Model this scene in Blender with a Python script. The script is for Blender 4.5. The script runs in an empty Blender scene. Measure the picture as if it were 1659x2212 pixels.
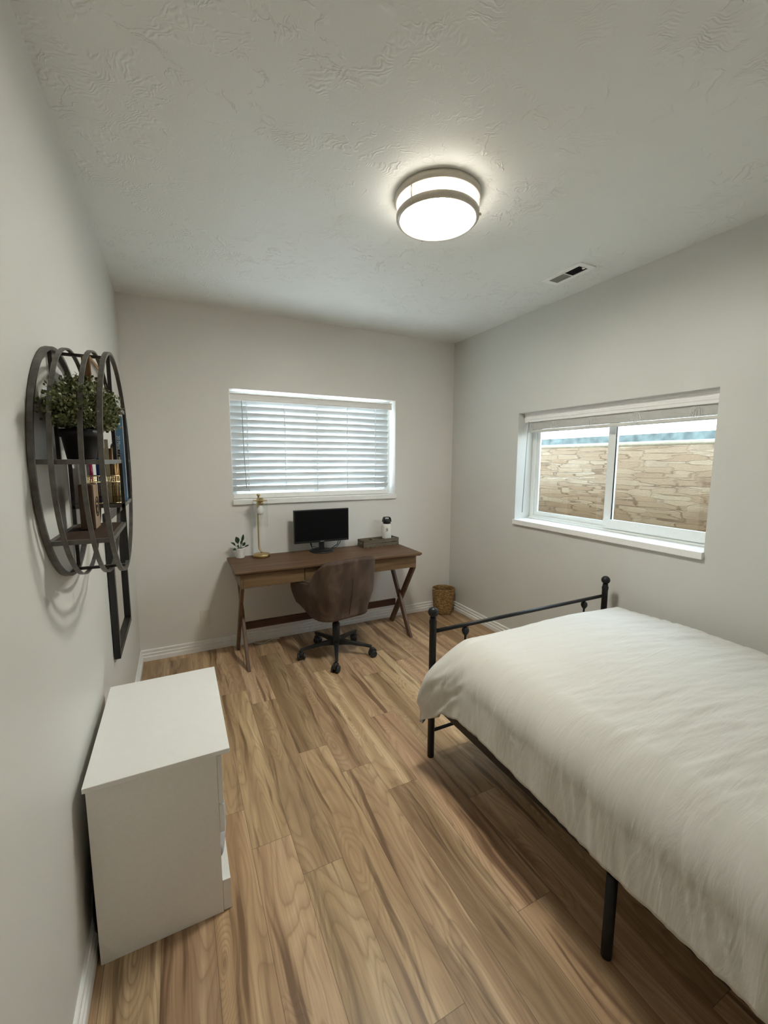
import bpy, bmesh, math, random
from math import sin, cos, pi, sqrt, radians
from mathutils import Vector, Matrix, noise
random.seed(7)
SC = bpy.context.scene
COL = SC.collection
W, H, YF = 2.8616, 2.70, -4.35          # room width, ceiling height, wall behind the camera
WM = {}                                  # world matrices of what has been built

# ------------------------------------------------------------------ helpers
def tag(o, label=None, cat=None, group=None, kind=None):
    if label: o['label'] = label
    if cat: o['category'] = cat
    if group: o['group'] = group
    if kind: o['kind'] = kind
    return o

def empty(name, loc, label=None, cat=None, group=None, rotz=0, kind=None):
    o = bpy.data.objects.new(name, None); COL.objects.link(o)
    o.empty_display_size = .05
    o.location = loc; o.rotation_euler = (0, 0, rotz)
    WM[o.name] = Matrix.Translation(Vector(loc)) @ Matrix.Rotation(rotz, 4, 'Z')
    return tag(o, label, cat, group, kind)

class MB:
    """collects shapes; build() links them as ONE mesh object"""
    def __init__(s, T=None):
        s.v = []; s.f = []; s.sm = []; s.mi = []; s.T = T or Matrix(); s.m = 0
    def add(s, vs, fs, smooth=False):
        b = len(s.v)
        s.v += [tuple(s.T @ Vector(p)) for p in vs]
        for f in fs:
            s.f.append([b + i for i in f]); s.sm.append(smooth); s.mi.append(s.m)
        return s
    def box(s, x0, x1, y0, y1, z0, z1):
        x0, x1 = min(x0, x1), max(x0, x1); y0, y1 = min(y0, y1), max(y0, y1); z0, z1 = min(z0, z1), max(z0, z1)
        vs = [(x, y, z) for z in (z0, z1) for y in (y0, y1) for x in (x0, x1)]
        return s.add(vs, [(0, 2, 3, 1), (4, 5, 7, 6), (0, 1, 5, 4), (2, 6, 7, 3), (0, 4, 6, 2), (1, 3, 7, 5)])
    def obox(s, c, M, hx, hy, hz):
        vs = [tuple(Vector(c) + M @ Vector((x, y, z))) for z in (-hz, hz) for y in (-hy, hy) for x in (-hx, hx)]
        return s.add(vs, [(0, 2, 3, 1), (4, 5, 7, 6), (0, 1, 5, 4), (2, 6, 7, 3), (0, 4, 6, 2), (1, 3, 7, 5)])
    def bar(s, a, b, w, h, up=(0, 0, 1)):
        a, b = Vector(a), Vector(b); d = (b - a).normalized(); up = Vector(up)
        if abs(d.dot(up)) > .99: up = Vector((0, 1, 0))
        x = d.cross(up).normalized(); u = x.cross(d).normalized()
        vs = [tuple(p + x * sx * w / 2 + u * sy * h / 2) for p in (a, b) for sx, sy in ((-1, -1), (1, -1), (1, 1), (-1, 1))]
        return s.add(vs, [(0, 3, 2, 1), (4, 5, 6, 7), (0, 1, 5, 4), (1, 2, 6, 5), (2, 3, 7, 6), (3, 0, 4, 7)])
    def tube(s, pts, r, n=12, cap=True, closed=False, r_list=None):
        pts = [Vector(p) for p in pts]; N = len(pts); vs = []; fs = []
        ref = None
        for i, p in enumerate(pts):
            if closed: d = pts[(i + 1) % N] - pts[i - 1]
            else: d = pts[min(i + 1, N - 1)] - pts[max(i - 1, 0)]
            d.normalize()
            if ref is None: ref = d.orthogonal().normalized()
            ref = (ref - d * ref.dot(d)).normalized(); bn = d.cross(ref)
            rr = r_list[i] if r_list else r
            for k in range(n):
                a = 2 * pi * k / n
                vs.append(tuple(p + (ref * cos(a) + bn * sin(a)) * rr))
        M = N if closed else N - 1
        for i in range(M):
            j = (i + 1) % N
            for k in range(n):
                l = (k + 1) % n
                fs.append((i * n + k, i * n + l, j * n + l, j * n + k))
        s.add(vs, fs, True)
        if cap and not closed:
            s.add(vs[:n], [tuple(range(n - 1, -1, -1))]); s.add(vs[-n:], [tuple(range(n))])
        return s
    def lathe(s, prof, c=(0, 0, 0), n=32, axis='z', closed=False):
        """prof: (radius, height) pairs"""
        vs = []; fs = []; c = Vector(c); P = len(prof)
        for r, h in prof:
            for k in range(n):
                a = 2 * pi * k / n
                p = (r * cos(a), r * sin(a), h)
                if axis == 'x': p = (h, r * cos(a), r * sin(a))
                if axis == 'y': p = (r * sin(a), h, r * cos(a))
                vs.append(tuple(c + Vector(p)))
        for i in range(P if closed else P - 1):
            j = (i + 1) % P
            for k in range(n):
                l = (k + 1) % n
                fs.append((i * n + k, i * n + l, j * n + l, j * n + k))
        s.add(vs, fs, True)
        if not closed:
            if prof[0][0] > 1e-6: s.add(vs[:n], [tuple(range(n - 1, -1, -1))])
            if prof[-1][0] > 1e-6: s.add(vs[-n:], [tuple(range(n))])
        return s
    def sphere(s, c, r, n=20, sz=1.0):
        return s.lathe([(max(1e-7, r * sin(pi * i / 12)), -r * sz * cos(pi * i / 12)) for i in range(13)], c, n)
    def prism(s, poly, a, b, plane='xz'):
        """polygon extruded along the third axis from a to b"""
        def P(u, v, t):
            return {'xz': (u, t, v), 'yz': (t, u, v), 'xy': (u, v, t)}[plane]
        n = len(poly)
        vs = [P(u, v, a) for u, v in poly] + [P(u, v, b) for u, v in poly]
        fs = [tuple(range(n)), tuple(range(2 * n - 1, n - 1, -1))]
        fs += [(i, i + n, (i + 1) % n + n, (i + 1) % n) for i in range(n)]
        return s.add(vs, fs)
    def grid(s, fn, nu, nv, smooth=True):
        vs = [tuple(fn(i / nu, j / nv)) for j in range(nv + 1) for i in range(nu + 1)]
        fs = [(j * (nu + 1) + i, j * (nu + 1) + i + 1, (j + 1) * (nu + 1) + i + 1, (j + 1) * (nu + 1) + i) for j in range(nv) for i in range(nu)]
        return s.add(vs, fs, smooth)
    def build(s, name, mats, parent=None, bevel=0, seg=2, solid=0, fix=True, off=-1):
        me = bpy.data.meshes.new(name)
        vs = s.v
        if parent is not None:
            inv = WM[parent.name].inverted(); vs = [tuple(inv @ Vector(p)) for p in vs]
        me.from_pydata(vs, [], s.f)
        me.polygons.foreach_set('use_smooth', s.sm)
        me.polygons.foreach_set('material_index', s.mi)
        if fix:
            bm = bmesh.new(); bm.from_mesh(me)
            bmesh.ops.remove_doubles(bm, verts=bm.verts, dist=1e-6)
            bmesh.ops.recalc_face_normals(bm, faces=bm.faces); bm.to_mesh(me); bm.free()
        for m in (mats if isinstance(mats, (list, tuple)) else [mats]): me.materials.append(m)
        o = bpy.data.objects.new(name, me); COL.objects.link(o)
        if parent is not None:
            o.parent = parent; WM[o.name] = WM[parent.name].copy()
        else: WM[o.name] = Matrix()
        if solid:
            md = o.modifiers.new('solid', 'SOLIDIFY'); md.thickness = solid; md.offset = off
        if bevel:
            md = o.modifiers.new('bevel', 'BEVEL'); md.width = bevel; md.segments = seg; md.limit_method = 'ANGLE'; md.angle_limit = radians(40)
        return o

def recenter(o, loc):
    """move a single-mesh thing's origin to its base"""
    loc = Vector(loc)
    o.data.transform(Matrix.Translation(-loc)); o.location = loc; WM[o.name] = Matrix.Translation(loc)
    return o

def text_mesh(name, body, size, mat, M, parent, extrude=.0004, spacing=1.0):
    cu = bpy.data.curves.new(name, 'FONT'); cu.body = body; cu.size = size; cu.extrude = extrude
    cu.align_x = 'CENTER'; cu.align_y = 'CENTER'; cu.space_character = spacing
    t = bpy.data.objects.new(name + '_curve', cu); COL.objects.link(t)
    dg = bpy.context.evaluated_depsgraph_get(); dg.update()
    me = bpy.data.meshes.new_from_object(t.evaluated_get(dg)); bpy.data.objects.remove(t)
    me.transform(WM[parent.name].inverted() @ M); me.materials.clear(); me.materials.append(mat); me.name = name
    o = bpy.data.objects.new(name, me); COL.objects.link(o); o.parent = parent; WM[o.name] = WM[parent.name].copy()
    return o

# ------------------------------------------------------------------ materials
class NT:
    def __init__(s, name):
        s.mat = bpy.data.materials.new(name); s.mat.use_nodes = True; s.t = s.mat.node_tree; s.t.nodes.clear()
        s.out = s.n('OutputMaterial')
    def n(s, kind, **kw):
        nd = s.t.nodes.new('ShaderNode' + kind)
        for k, v in kw.items():
            if k in nd.inputs: s.set(nd.inputs[k], v)
            else: setattr(nd, k, v)
        return nd
    def set(s, sock, v):
        if hasattr(v, 'is_linked') or isinstance(v, bpy.types.NodeSocket): s.t.links.new(v, sock)
        else: sock.default_value = v
    def link(s, a, b): s.t.links.new(a, b)
    def math(s, op, a, b=0.0, c=None):
        nd = s.n('Math', operation=op); s.set(nd.inputs[0], a); s.set(nd.inputs[1], b)
        if c is not None: s.set(nd.inputs[2], c)
        return nd.outputs[0]
    def mapping(s, vec, scale=(1, 1, 1), loc=(0, 0, 0), rot=(0, 0, 0)):
        m = s.n('Mapping'); s.link(vec, m.inputs[0]); m.inputs['Scale'].default_value = scale
        m.inputs['Location'].default_value = loc; m.inputs['Rotation'].default_value = rot
        return m.outputs[0]
    def noise(s, vec, scale=5, detail=4, rough=.5, dist=0):
        nd = s.n('TexNoise'); s.link(vec, nd.inputs['Vector'])
        nd.inputs['Scale'].default_value = scale; nd.inputs['Detail'].default_value = detail
        nd.inputs['Roughness'].default_value = rough; nd.inputs['Distortion'].default_value = dist
        return nd.outputs[0]
    def ramp(s, fac, stops):
        r = s.n('ValToRGB'); s.link(fac, r.inputs[0]); e = r.color_ramp.elements
        while len(e) < len(stops): e.new(.5)
        for el, (p, c) in zip(e, stops):
            el.position = p; el.color = (*c, 1) if len(c) == 3 else c
        return r.outputs[0]
    def mix(s, fac, a, b, blend='MIX'):
        m = s.n('Mix', data_type='RGBA', blend_type=blend)
        s.set(m.inputs[0], fac)
        for i, v in ((6, a), (7, b)):
            if isinstance(v, tuple): m.inputs[i].default_value = (*v, 1) if len(v) == 3 else v
            else: s.link(v, m.inputs[i])
        return m.outputs[2]
    def bump(s, h, strength=.2, dist=.01):
        b = s.n('Bump'); s.link(h, b.inputs['Height']); b.inputs['Strength'].default_value = strength; b.inputs['Distance'].default_value = dist
        return b.outputs[0]
    def obj(s): return s.n('TexCoord').outputs['Object']
    def bsdf(s, color=(.5, .5, .5), rough=.5, metal=0, spec=.5, normal=None, **kw):
        p = s.n('BsdfPrincipled')
        if isinstance(color, tuple): p.inputs['Base Color'].default_value = (*color, 1)
        else: s.link(color, p.inputs['Base Color'])
        s.set(p.inputs['Roughness'], rough); p.inputs['Metallic'].default_value = metal; p.inputs['Specular IOR Level'].default_value = spec
        if normal is not None: s.link(normal, p.inputs['Normal'])
        for k, v in kw.items(): s.set(p.inputs[k.replace('_', ' ')], v)
        return p.outputs[0]
    def done(s, sh): s.link(sh, s.out.inputs[0]); return s.mat

def simple(name, color, rough=.5, metal=0, spec=.5, vary=.06, scale=30, bump=0, bscale=200, **kw):
    t = NT(name); c = t.obj()
    n = t.noise(c, scale, 3)
    lo = tuple(x * (1 - vary) for x in color); hi = tuple(min(1, x * (1 + vary)) for x in color)
    col = t.ramp(n, [(.3, lo), (.7, hi)])
    nm = t.bump(t.noise(c, bscale, 2), bump, .002) if bump else None
    return t.done(t.bsdf(col, rough, metal, spec, nm, **kw))

def m_wall(name, color):
    t = NT(name); c = t.obj()
    n = t.noise(c, 2.2, 3); col = t.ramp(n, [(.3, tuple(x * .97 for x in color)), (.7, color)])
    b = t.bump(t.noise(c, 260, 3, .6), .09, .002)
    return t.done(t.bsdf(col, .42, 0, .35, b))

def m_ceiling():
    t = NT('ceiling_plaster'); c = t.obj()
    big = t.noise(c, 1.3, 2)
    d = t.n('VectorMath', operation='ADD'); t.link(c, d.inputs[0])
    nz = t.n('TexNoise'); t.link(c, nz.inputs['Vector']); nz.inputs['Scale'].default_value = 5; nz.inputs['Detail'].default_value = 3
    sc = t.n('VectorMath', operation='SCALE'); t.link(nz.outputs['Color'], sc.inputs[0]); sc.inputs['Scale'].default_value = .25
    t.link(sc.outputs[0], d.inputs[1])
    # trowelled patches: short comb marks inside blotches, broken ridges at their rims
    a = t.noise(d.outputs[0], 6.5, 3, .55, .9)
    ridge = t.math('SUBTRACT', 1, t.math('MINIMUM', t.math('MULTIPLY', t.math('ABSOLUTE', t.math('SUBTRACT', a, .52)), 34), 1))
    brk = t.ramp(t.noise(c, 11, 2), [(.48, (0, 0, 0)), (.60, (1, 1, 1))])
    comb = t.n('TexWave', wave_type='BANDS', bands_direction='DIAGONAL'); t.link(d.outputs[0], comb.inputs['Vector'])
    comb.inputs['Scale'].default_value = 26; comb.inputs['Distortion'].default_value = 9; comb.inputs['Detail'].default_value = 3; comb.inputs['Detail Scale'].default_value = .6
    mask = t.ramp(t.noise(c, 6.0, 3, .6, .6), [(.53, (0, 0, 0)), (.62, (1, 1, 1))])
    hgt = t.math('ADD', t.math('MULTIPLY', t.math('MULTIPLY', ridge, brk), .9), t.math('MULTIPLY', t.math('MULTIPLY', comb.outputs[1], mask), .6))
    hgt = t.math('MULTIPLY', hgt, t.ramp(big, [(.36, (.15, .15, .15)), (.55, (1, 1, 1))]))
    hgt = t.math('ADD', hgt, t.math('MULTIPLY', t.noise(c, 90, 3), .10))
    return t.done(t.bsdf((.79, .80, .77), .48, 0, .35, t.bump(hgt, .55, .006)))

def m_floor():
    t = NT('floor_planks')
    uv = t.n('UVMap', uv_map='UVMap').outputs[0]
    at = t.n('Attribute', attribute_name='rnd', attribute_type='GEOMETRY').outputs['Color']
    sp = t.n('SeparateXYZ'); t.link(uv, sp.inputs[0]); u, v = sp.outputs[0], sp.outputs[1]
    sr = t.n('SeparateColor'); t.link(at, sr.inputs[0]); r1, r2, r3 = sr.outputs[0], sr.outputs[1], sr.outputs[2]
    cb = t.n('CombineXYZ'); t.link(u, cb.inputs[0]); t.link(v, cb.inputs[1]); t.link(t.math('MULTIPLY', r1, 60), cb.inputs[2])
    p = cb.outputs[0]
    # warp
    wn = t.n('TexNoise'); t.link(t.mapping(p, (5, 1.6, 1)), wn.inputs['Vector']); wn.inputs['Scale'].default_value = 1; wn.inputs['Detail'].default_value = 2
    ws = t.n('VectorMath', operation='MULTIPLY_ADD'); t.link(wn.outputs['Color'], ws.inputs[0]); ws.inputs[1].default_value = (.09, .0, 0); t.link(p, ws.inputs[2])
    q = ws.outputs[0]
    n1 = t.noise(t.mapping(q, (9, 1.25, 1)), 1, 1.2, .45, .25)
    kv = t.n('TexVoronoi', feature='F1'); t.link(t.mapping(q, (6.4, 2.0, 1)), kv.inputs['Vector']); kv.inputs['Scale'].default_value = 1; kv.inputs['Randomness'].default_value = .75
    kc = t.n('SeparateColor'); t.link(kv.outputs['Color'], kc.inputs[0])
    kn = t.math('MULTIPLY', t.ramp(kv.outputs['Distance'], [(.0, (1, 1, 1)), (.12, (.62, .62, .62)), (.40, (0, 0, 0))]), t.math('GREATER_THAN', kc.outputs[0], .52))
    n2 = t.math('MULTIPLY_ADD', kn, .42, n1)
    fr = t.math('FRACT', t.math('MULTIPLY', n2, 17))
    rings = t.ramp(fr, [(0, (1, 1, 1)), (.10, (.25, .25, .25)), (.45, (0, 0, 0)), (.9, (.55, .55, .55)), (1, (1, 1, 1))])
    strips = t.noise(t.mapping(q, (17, .55, 1)), 1, 1.5, .5)
    fine = t.noise(t.mapping(p, (190, 5, 1)), 1, 3, .6)
    streak = t.noise(t.mapping(q, (30, 1.5, 1), (0, 0, 3)), 1, 2.5, .55, .3)
    base = t.ramp(strips, [(.28, (.25, .160, .085)), (.44, (.355, .240, .140)), (.56, (.43, .305, .185)), (.70, (.56, .425, .28))])
    base = t.mix(t.math('MULTIPLY', rings, t.math('MULTIPLY_ADD', kn, .25, .52)), base, (.215, .132, .068))
    base = t.mix(t.math('MULTIPLY', t.ramp(streak, [(.55, (0, 0, 0)), (.68, (1, 1, 1))]), .82), base, (.105, .055, .024))
    knot = t.ramp(kn, [(.72, (0, 0, 0)), (.98, (1, 1, 1))])
    base = t.mix(t.math('MULTIPLY', knot, .6), base, (.14, .078, .038))
    base = t.mix(t.math('MULTIPLY', t.ramp(fine, [(.35, (1, 1, 1)), (.62, (0, 0, 0))]), .25), base, (.19, .115, .06))
    tone = t.math('MULTIPLY_ADD', r2, .30, .84)
    hs = t.n('HueSaturation'); t.link(tone, hs.inputs['Value']); base2 = t.mix(1.0, base, (1.22, 1.12, .98), 'MULTIPLY'); t.link(base2, hs.inputs['Color']); hs.inputs['Saturation'].default_value = .93
    t.link(t.math('MULTIPLY_ADD', r3, .012, .494), hs.inputs['Hue'])
    # seams
    e = t.math('MINIMUM', u, t.math('SUBTRACT', .157, u))
    cl = t.n('SeparateXYZ'); t.link(t.n('UVMap', uv_map='EdgeMap').outputs[0], cl.inputs[0])
    e2 = t.math('MINIMUM', cl.outputs[0], cl.outputs[1])
    edge = t.math('MINIMUM', e, e2)
    seam = t.math('LESS_THAN', edge, .0011)
    col = t.mix(t.math('MULTIPLY', seam, .55), hs.outputs[0], (.06, .035, .018))
    hgt = t.math('SUBTRACT', t.math('MULTIPLY', fine, .15), seam)
    return t.done(t.bsdf(col, t.math('MULTIPLY_ADD', fine, .15, .33), 0, .42, t.bump(hgt, .25, .002)))

def m_wood(name, c1, c2, dark, axis='x', rough=.45, sc=1.0, spec=.4):
    t = NT(name); c = t.obj()
    st = {'x': (1.4, 26, 26), 'y': (26, 1.4, 26), 'z': (26, 26, 1.4)}[axis]
    st = tuple(a * sc for a in st)
    n = t.noise(t.mapping(c, st), 1, 4, .6, .4)
    col = t.ramp(n, [(.28, dark), (.45, c1), (.72, c2)])
    blot = t.noise(c, 7, 3); col = t.mix(t.math('MULTIPLY', blot, .45), col, dark)
    f = t.noise(t.mapping(c, tuple(a * 7 for a in st)), 1, 2)
    return t.done(t.bsdf(col, rough, 0, spec, t.bump(f, .12, .001)))

def m_emit(name, color, strength):
    t = NT(name); c = t.obj(); n = t.noise(c, 3, 1)
    col = t.ramp(n, [(.2, tuple(x * .99 for x in color)), (.8, color)])
    e = t.n('Emission'); t.link(col, e.inputs[0]); e.inputs[1].default_value = strength
    return t.done(e.outputs[0])

def m_glass(name, tint=(1, 1, 1), refl=.5):
    t = NT(name)
    tr = t.n('BsdfTransparent'); tr.inputs[0].default_value = (*tint, 1)
    gl = t.n('BsdfGlossy'); gl.inputs['Roughness'].default_value = .02
    lw = t.n('LayerWeight'); lw.inputs[0].default_value = .5
    fac = t.math('MULTIPLY_ADD', t.math('POWER', lw.outputs['Facing'], 4), .75, .045)
    ms = t.n('MixShader'); t.link(t.math('MULTIPLY', fac, refl), ms.inputs[0]); t.link(tr.outputs[0], ms.inputs[1]); t.link(gl.outputs[0], ms.inputs[2])
    return t.done(ms.outputs[0])

def m_slat(name):
    t = NT(name); c = t.obj(); n = t.noise(c, 12, 2)
    col = t.ramp(n, [(.3, (.72, .735, .735)), (.7, (.77, .78, .78))])
    d = t.bsdf(col, .4, 0, .4)
    tl = t.n('BsdfTranslucent'); t.link(col, tl.inputs[0])
    ms = t.n('MixShader'); ms.inputs[0].default_value = .10; t.link(d, ms.inputs[1]); t.link(tl.outputs[0], ms.inputs[2])
    return t.done(ms.outputs[0])

def m_stone():
    t = NT('stacked_stone'); uv = t.n('UVMap', uv_map='UVMap').outputs[0]
    wn = t.n('TexNoise'); t.link(t.mapping(uv, (3, 14, 1)), wn.inputs['Vector']); wn.inputs['Scale'].default_value = 1.3; wn.inputs['Detail'].default_value = 5
    ws = t.n('VectorMath', operation='MULTIPLY_ADD'); t.link(wn.outputs['Color'], ws.inputs[0]); ws.inputs[1].default_value = (.05, .022, 0); t.link(uv, ws.inputs[2])
    q = t.mapping(ws.outputs[0], (3.4, 23, 1))
    def vor(f):
        v = t.n('TexVoronoi', feature=f, distance='CHEBYCHEV'); t.link(q, v.inputs['Vector']); v.inputs['Scale'].default_value = 1; v.inputs['Randomness'].default_value = .9
        return v
    v1, v2 = vor('F1'), vor('F2')
    edge = t.math('SUBTRACT', v2.outputs['Distance'], v1.outputs['Distance'])
    sc = t.n('SeparateColor'); t.link(v1.outputs['Color'], sc.inputs[0])
    K = .50
    def c(r, g, b): return (r * K, g * K * .94, b * K * .84)
    col = t.ramp(sc.outputs[0], [(0, c(.60, .435, .30)), (.5, c(.70, .535, .385)), (1, c(.80, .655, .50))])
    blot = t.noise(t.mapping(uv, (1, 2.2, 1)), 2.6, 4, .6)
    col = t.mix(t.ramp(blot, [(.54, (0, 0, 0)), (.78, (.7, .7, .7))]), col, c(.38, .245, .185))
    gr = t.noise(t.mapping(uv, (10, 34, 1)), 4, 5, .7)
    col = t.mix(t.ramp(gr, [(.32, (.45, .45, .45)), (.6, (0, 0, 0))]), col, c(.42, .29, .20))
    crack = t.ramp(edge, [(.015, (1, 1, 1)), (.07, (0, 0, 0))])
    brk = t.ramp(t.noise(t.mapping(uv, (6, 9, 1)), 1, 2), [(.42, (.15, .15, .15)), (.58, (1, 1, 1))])
    col = t.mix(t.math('MULTIPLY', t.math('MULTIPLY', crack, brk), .75), col, c(.26, .155, .10))
    hg = t.math('ADD', t.math('MULTIPLY', sc.outputs[1], .8), t.math('MULTIPLY', gr, .8)); hg = t.math('SUBTRACT', hg, crack)
    return t.done(t.bsdf(col, .8, 0, .2, t.bump(hg, .6, .02)))

def m_fabric(name, c1, c2, sheen=.2, weave=900, wr=.25):
    t = NT(name); c = t.obj()
    n = t.noise(c, 2.5, 3); col = t.ramp(n, [(.3, c1), (.7, c2)])
    w = t.noise(c, weave, 2); k = t.noise(t.mapping(c, (4, 19, 5)), 1, 5, .58, .9)
    rd = t.math('ABSOLUTE', t.math('SUBTRACT', t.noise(t.mapping(c, (3.5, 21, 4), (2, 1, 5)), 1, 3, .5, 1.2), .5))
    h = t.math('ADD', t.math('MULTIPLY', w, .04), t.math('SUBTRACT', k, t.math('MULTIPLY', rd, 1.3)))
    return t.done(t.bsdf(col, .88, 0, .12, t.bump(h, wr, .014), Sheen_Weight=sheen))

def m_suede():
    t = NT('brown_suede'); c = t.obj()
    n = t.noise(t.mapping(c, (1, 1, .45)), 9, 5, .6, .6); col = t.ramp(n, [(.25, (.042, .025, .016)), (.5, (.076, .048, .033)), (.75, (.135, .090, .068))])
    return t.done(t.bsdf(col, .75, 0, .25, t.bump(t.noise(c, 300, 2), .15, .002), Sheen_Weight=.06))

def m_wicker():
    t = NT('woven_wicker'); c = t.obj()
    n = t.noise(t.mapping(c, (38, 38, 75)), 1, 3, .6)
    col = t.ramp(n, [(.3, (.14, .075, .028)), (.5, (.33, .195, .078)), (.7, (.52, .345, .165))])
    return t.done(t.bsdf(col, .7, 0, .2, t.bump(n, .9, .012)))

def m_leaf(name, dark, light, scale=60):
    t = NT(name); c = t.obj(); n = t.noise(c, scale, 2)
    col = t.ramp(n, [(.35, dark), (.7, light)])
    return t.done(t.bsdf(col, .45, 0, .4))

def m_brushed(name, color, rough=.3):
    t = NT(name); c = t.obj(); n = t.noise(t.mapping(c, (4, 4, 300)), 1, 2)
    col = t.ramp(n, [(.3, tuple(x * .85 for x in color)), (.7, color)])
    return t.done(t.bsdf(col, t.math('MULTIPLY_ADD', n, .2, rough - .1), 1.0, .5))

M = {}
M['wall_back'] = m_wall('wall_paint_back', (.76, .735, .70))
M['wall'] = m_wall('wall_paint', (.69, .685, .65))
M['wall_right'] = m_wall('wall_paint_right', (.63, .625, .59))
M['ceil'] = m_ceiling()
M['floor'] = m_floor()
M['trim'] = simple('white_trim', (.84, .83, .81), .35, vary=.02)
M['vinyl'] = simple('white_vinyl', (.78, .80, .78), .3, vary=.02)
M['slat'] = m_slat('blind_slat')
M['blindstack'] = simple('raised_blind', (.66, .65, .61), .45, vary=.04)
M['cord'] = simple('white_cord', (.80, .80, .78), .7, vary=.03)
M['wand'] = simple('clear_wand', (.42, .43, .42), .15, vary=.03)
M['glass'] = m_glass('window_glass', (.97, .99, .985), .9)
M['clear'] = m_glass('clear_glass', (.97, .98, .975), 1.0)
M['stone'] = m_stone()
M['cap'] = simple('stone_cap', (.33, .28, .20), .8, vary=.15, scale=20)
M['white_sheet'] = simple('white_plastic', (.45, .46, .46), .4, vary=.03)
M['steel_rim'] = simple('galvanised_steel', (.10, .125, .115), .55, .3, vary=.5, scale=14)
M['gravel'] = simple('gravel', (.66, .60, .50), .9, vary=.5, scale=60, bump=.6, bscale=60)
M['desk'] = m_wood('desk_top_wood', (.130, .073, .038), (.190, .114, .063), (.072, .037, .018), 'x', .5, 1.0, .25)
M['desk2'] = m_wood('desk_apron_wood', (.165, .097, .046), (.235, .148, .075), (.085, .045, .02), 'x')
M['deskleg'] = m_wood('desk_leg_wood', (.125, .066, .036), (.19, .112, .064), (.065, .031, .016), 'z')
M['stretch'] = m_wood('desk_stretcher_wood', (.060, .022, .012), (.088, .036, .02), (.03, .011, .006), 'x')
M['black_metal'] = simple('black_metal', (.010, .010, .011), .42, .0, .3, vary=.2)
M['black_plastic'] = simple('black_plastic', (.010, .010, .011), .35, vary=.2)
M['base_grey'] = simple('chair_base_metal', (.016, .017, .018), .42, .0, .5, vary=.2)
M['screen'] = simple('screen', (.003, .003, .0035), .55, vary=.05, spec=.12)
M['silver'] = simple('silver_print', (.45, .45, .45), .4, .3)
M['suede'] = m_suede()
M['piping'] = simple('dark_piping', (.05, .022, .014), .6, vary=.1)
M['seat'] = m_suede()
M['brass'] = m_brushed('brushed_brass', (.62, .46, .23), .3)
M['bulb'] = simple('frosted_bulb', (.78, .77, .76), .12, vary=.02, spec=.6)
M['pot'] = simple('white_ceramic', (.74, .72, .68), .6, vary=.06, scale=40)
M['soil'] = simple('soil', (.03, .02, .014), .95, vary=.4, scale=90)
M['dleaf'] = m_leaf('dark_leaf', (.012, .034, .016), (.028, .065, .03))
M['stem'] = simple('green_stem', (.05, .09, .035), .5)
M['crate'] = m_wood('weathered_wood', (.150, .122, .088), (.235, .190, .140), (.085, .064, .044), 'x', .8, 1.4, .15)
M['teal'] = simple('teal_paper', (.16, .26, .23), .7, vary=.3)
M['bottle'] = simple('white_powder_coat', (.80, .79, .74), .45, vary=.02)
M['wicker'] = m_wicker()
M['duvet'] = m_fabric('duvet_cotton', (.590, .570, .525), (.625, .605, .56), .15, 700, .24)
M['mattress'] = m_fabric('mattress_ticking', (.60, .58, .54), (.66, .64, .60), .1)
M['dresser'] = simple('white_laminate', (.80, .78, .74), .42, vary=.02, scale=120)
M['dtop'] = simple('white_laminate_top', (.80, .79, .76), .35, vary=.01)
M['greycloth'] = m_fabric('grey_cloth', (.36, .34, .34), (.44, .42, .42), .2)
M['iron'] = simple('shelf_iron', (.125, .118, .108), .5, .45, .5, vary=.25, scale=40)
M['iron_dk'] = simple('shelf_iron_dark', (.040, .036, .033), .5, .35, .5, vary=.25, scale=40)
M['shelfwood'] = m_wood('shelf_wood', (.060, .038, .027), (.085, .056, .041), (.03, .019, .013), 'y', .7, 1.0, .12)
M['bpot'] = simple('black_pot', (.018, .018, .02), .4, vary=.1)
M['bleaf'] = m_leaf('boxwood_leaf', (.045, .060, .018), (.190, .215, .080), 45)
M['bleaf2'] = m_leaf('boxwood_leaf_pale', (.20, .22, .11), (.40, .41, .25), 60)
M['branch'] = simple('branch', (.05, .04, .025), .8)
M['block1'] = m_wood('walnut_block', (.085, .046, .027), (.120, .070, .042), (.05, .026, .015), 'z')
M['block2'] = m_wood('pale_block_face', (.30, .205, .125), (.38, .27, .175), (.20, .13, .075), 'z')
M['burn'] = simple('burnt_mark', (.03, .018, .01), .8)
M['framewood'] = m_wood('frame_wood', (.30, .185, .085), (.42, .275, .14), (.20, .11, .045), 'z')
M['frameside'] = m_wood('frame_side_wood', (.17, .075, .022), (.22, .105, .036), (.10, .042, .012), 'z')
M['picture'] = simple('printed_picture', (.36, .33, .30), .35, vary=.35, scale=90)
M['goldwire'] = m_brushed('gold_wire', (.75, .62, .33), .28)
M['bluebook'] = simple('blue_cover', (.10, .23, .38), .35, vary=.35, scale=9)
M['redbook'] = simple('red_cover', (.20, .035, .022), .4, vary=.2)
M['paper'] = simple('white_paper', (.72, .70, .66), .7, vary=.04)
M['white_ink'] = simple('white_ink', (.75, .82, .86), .5, vary=.02)
M['pink'] = simple('pink_plastic', (.42, .02, .11), .35)
M['blue'] = simple('blue_plastic', (.02, .045, .22), .35)
M['pencil'] = simple('pencil_lacquer', (.42, .24, .07), .4, vary=.15)
M['brushw'] = simple('brush_handle', (.17, .10, .035), .45, vary=.25)
M['cream'] = simple('cream_ruler', (.62, .56, .38), .5)
M['darkbead'] = simple('dark_bead', (.03, .02, .016), .4)
M['mirror'] = simple('mirror_glass', (.85, .86, .85), .02, 1.0, vary=.005)
M['mframe'] = simple('black_frame', (.009, .0085, .008), .4, vary=.2)
M['plate'] = simple('switch_plate', (.70, .67, .61), .4, vary=.02)
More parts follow.
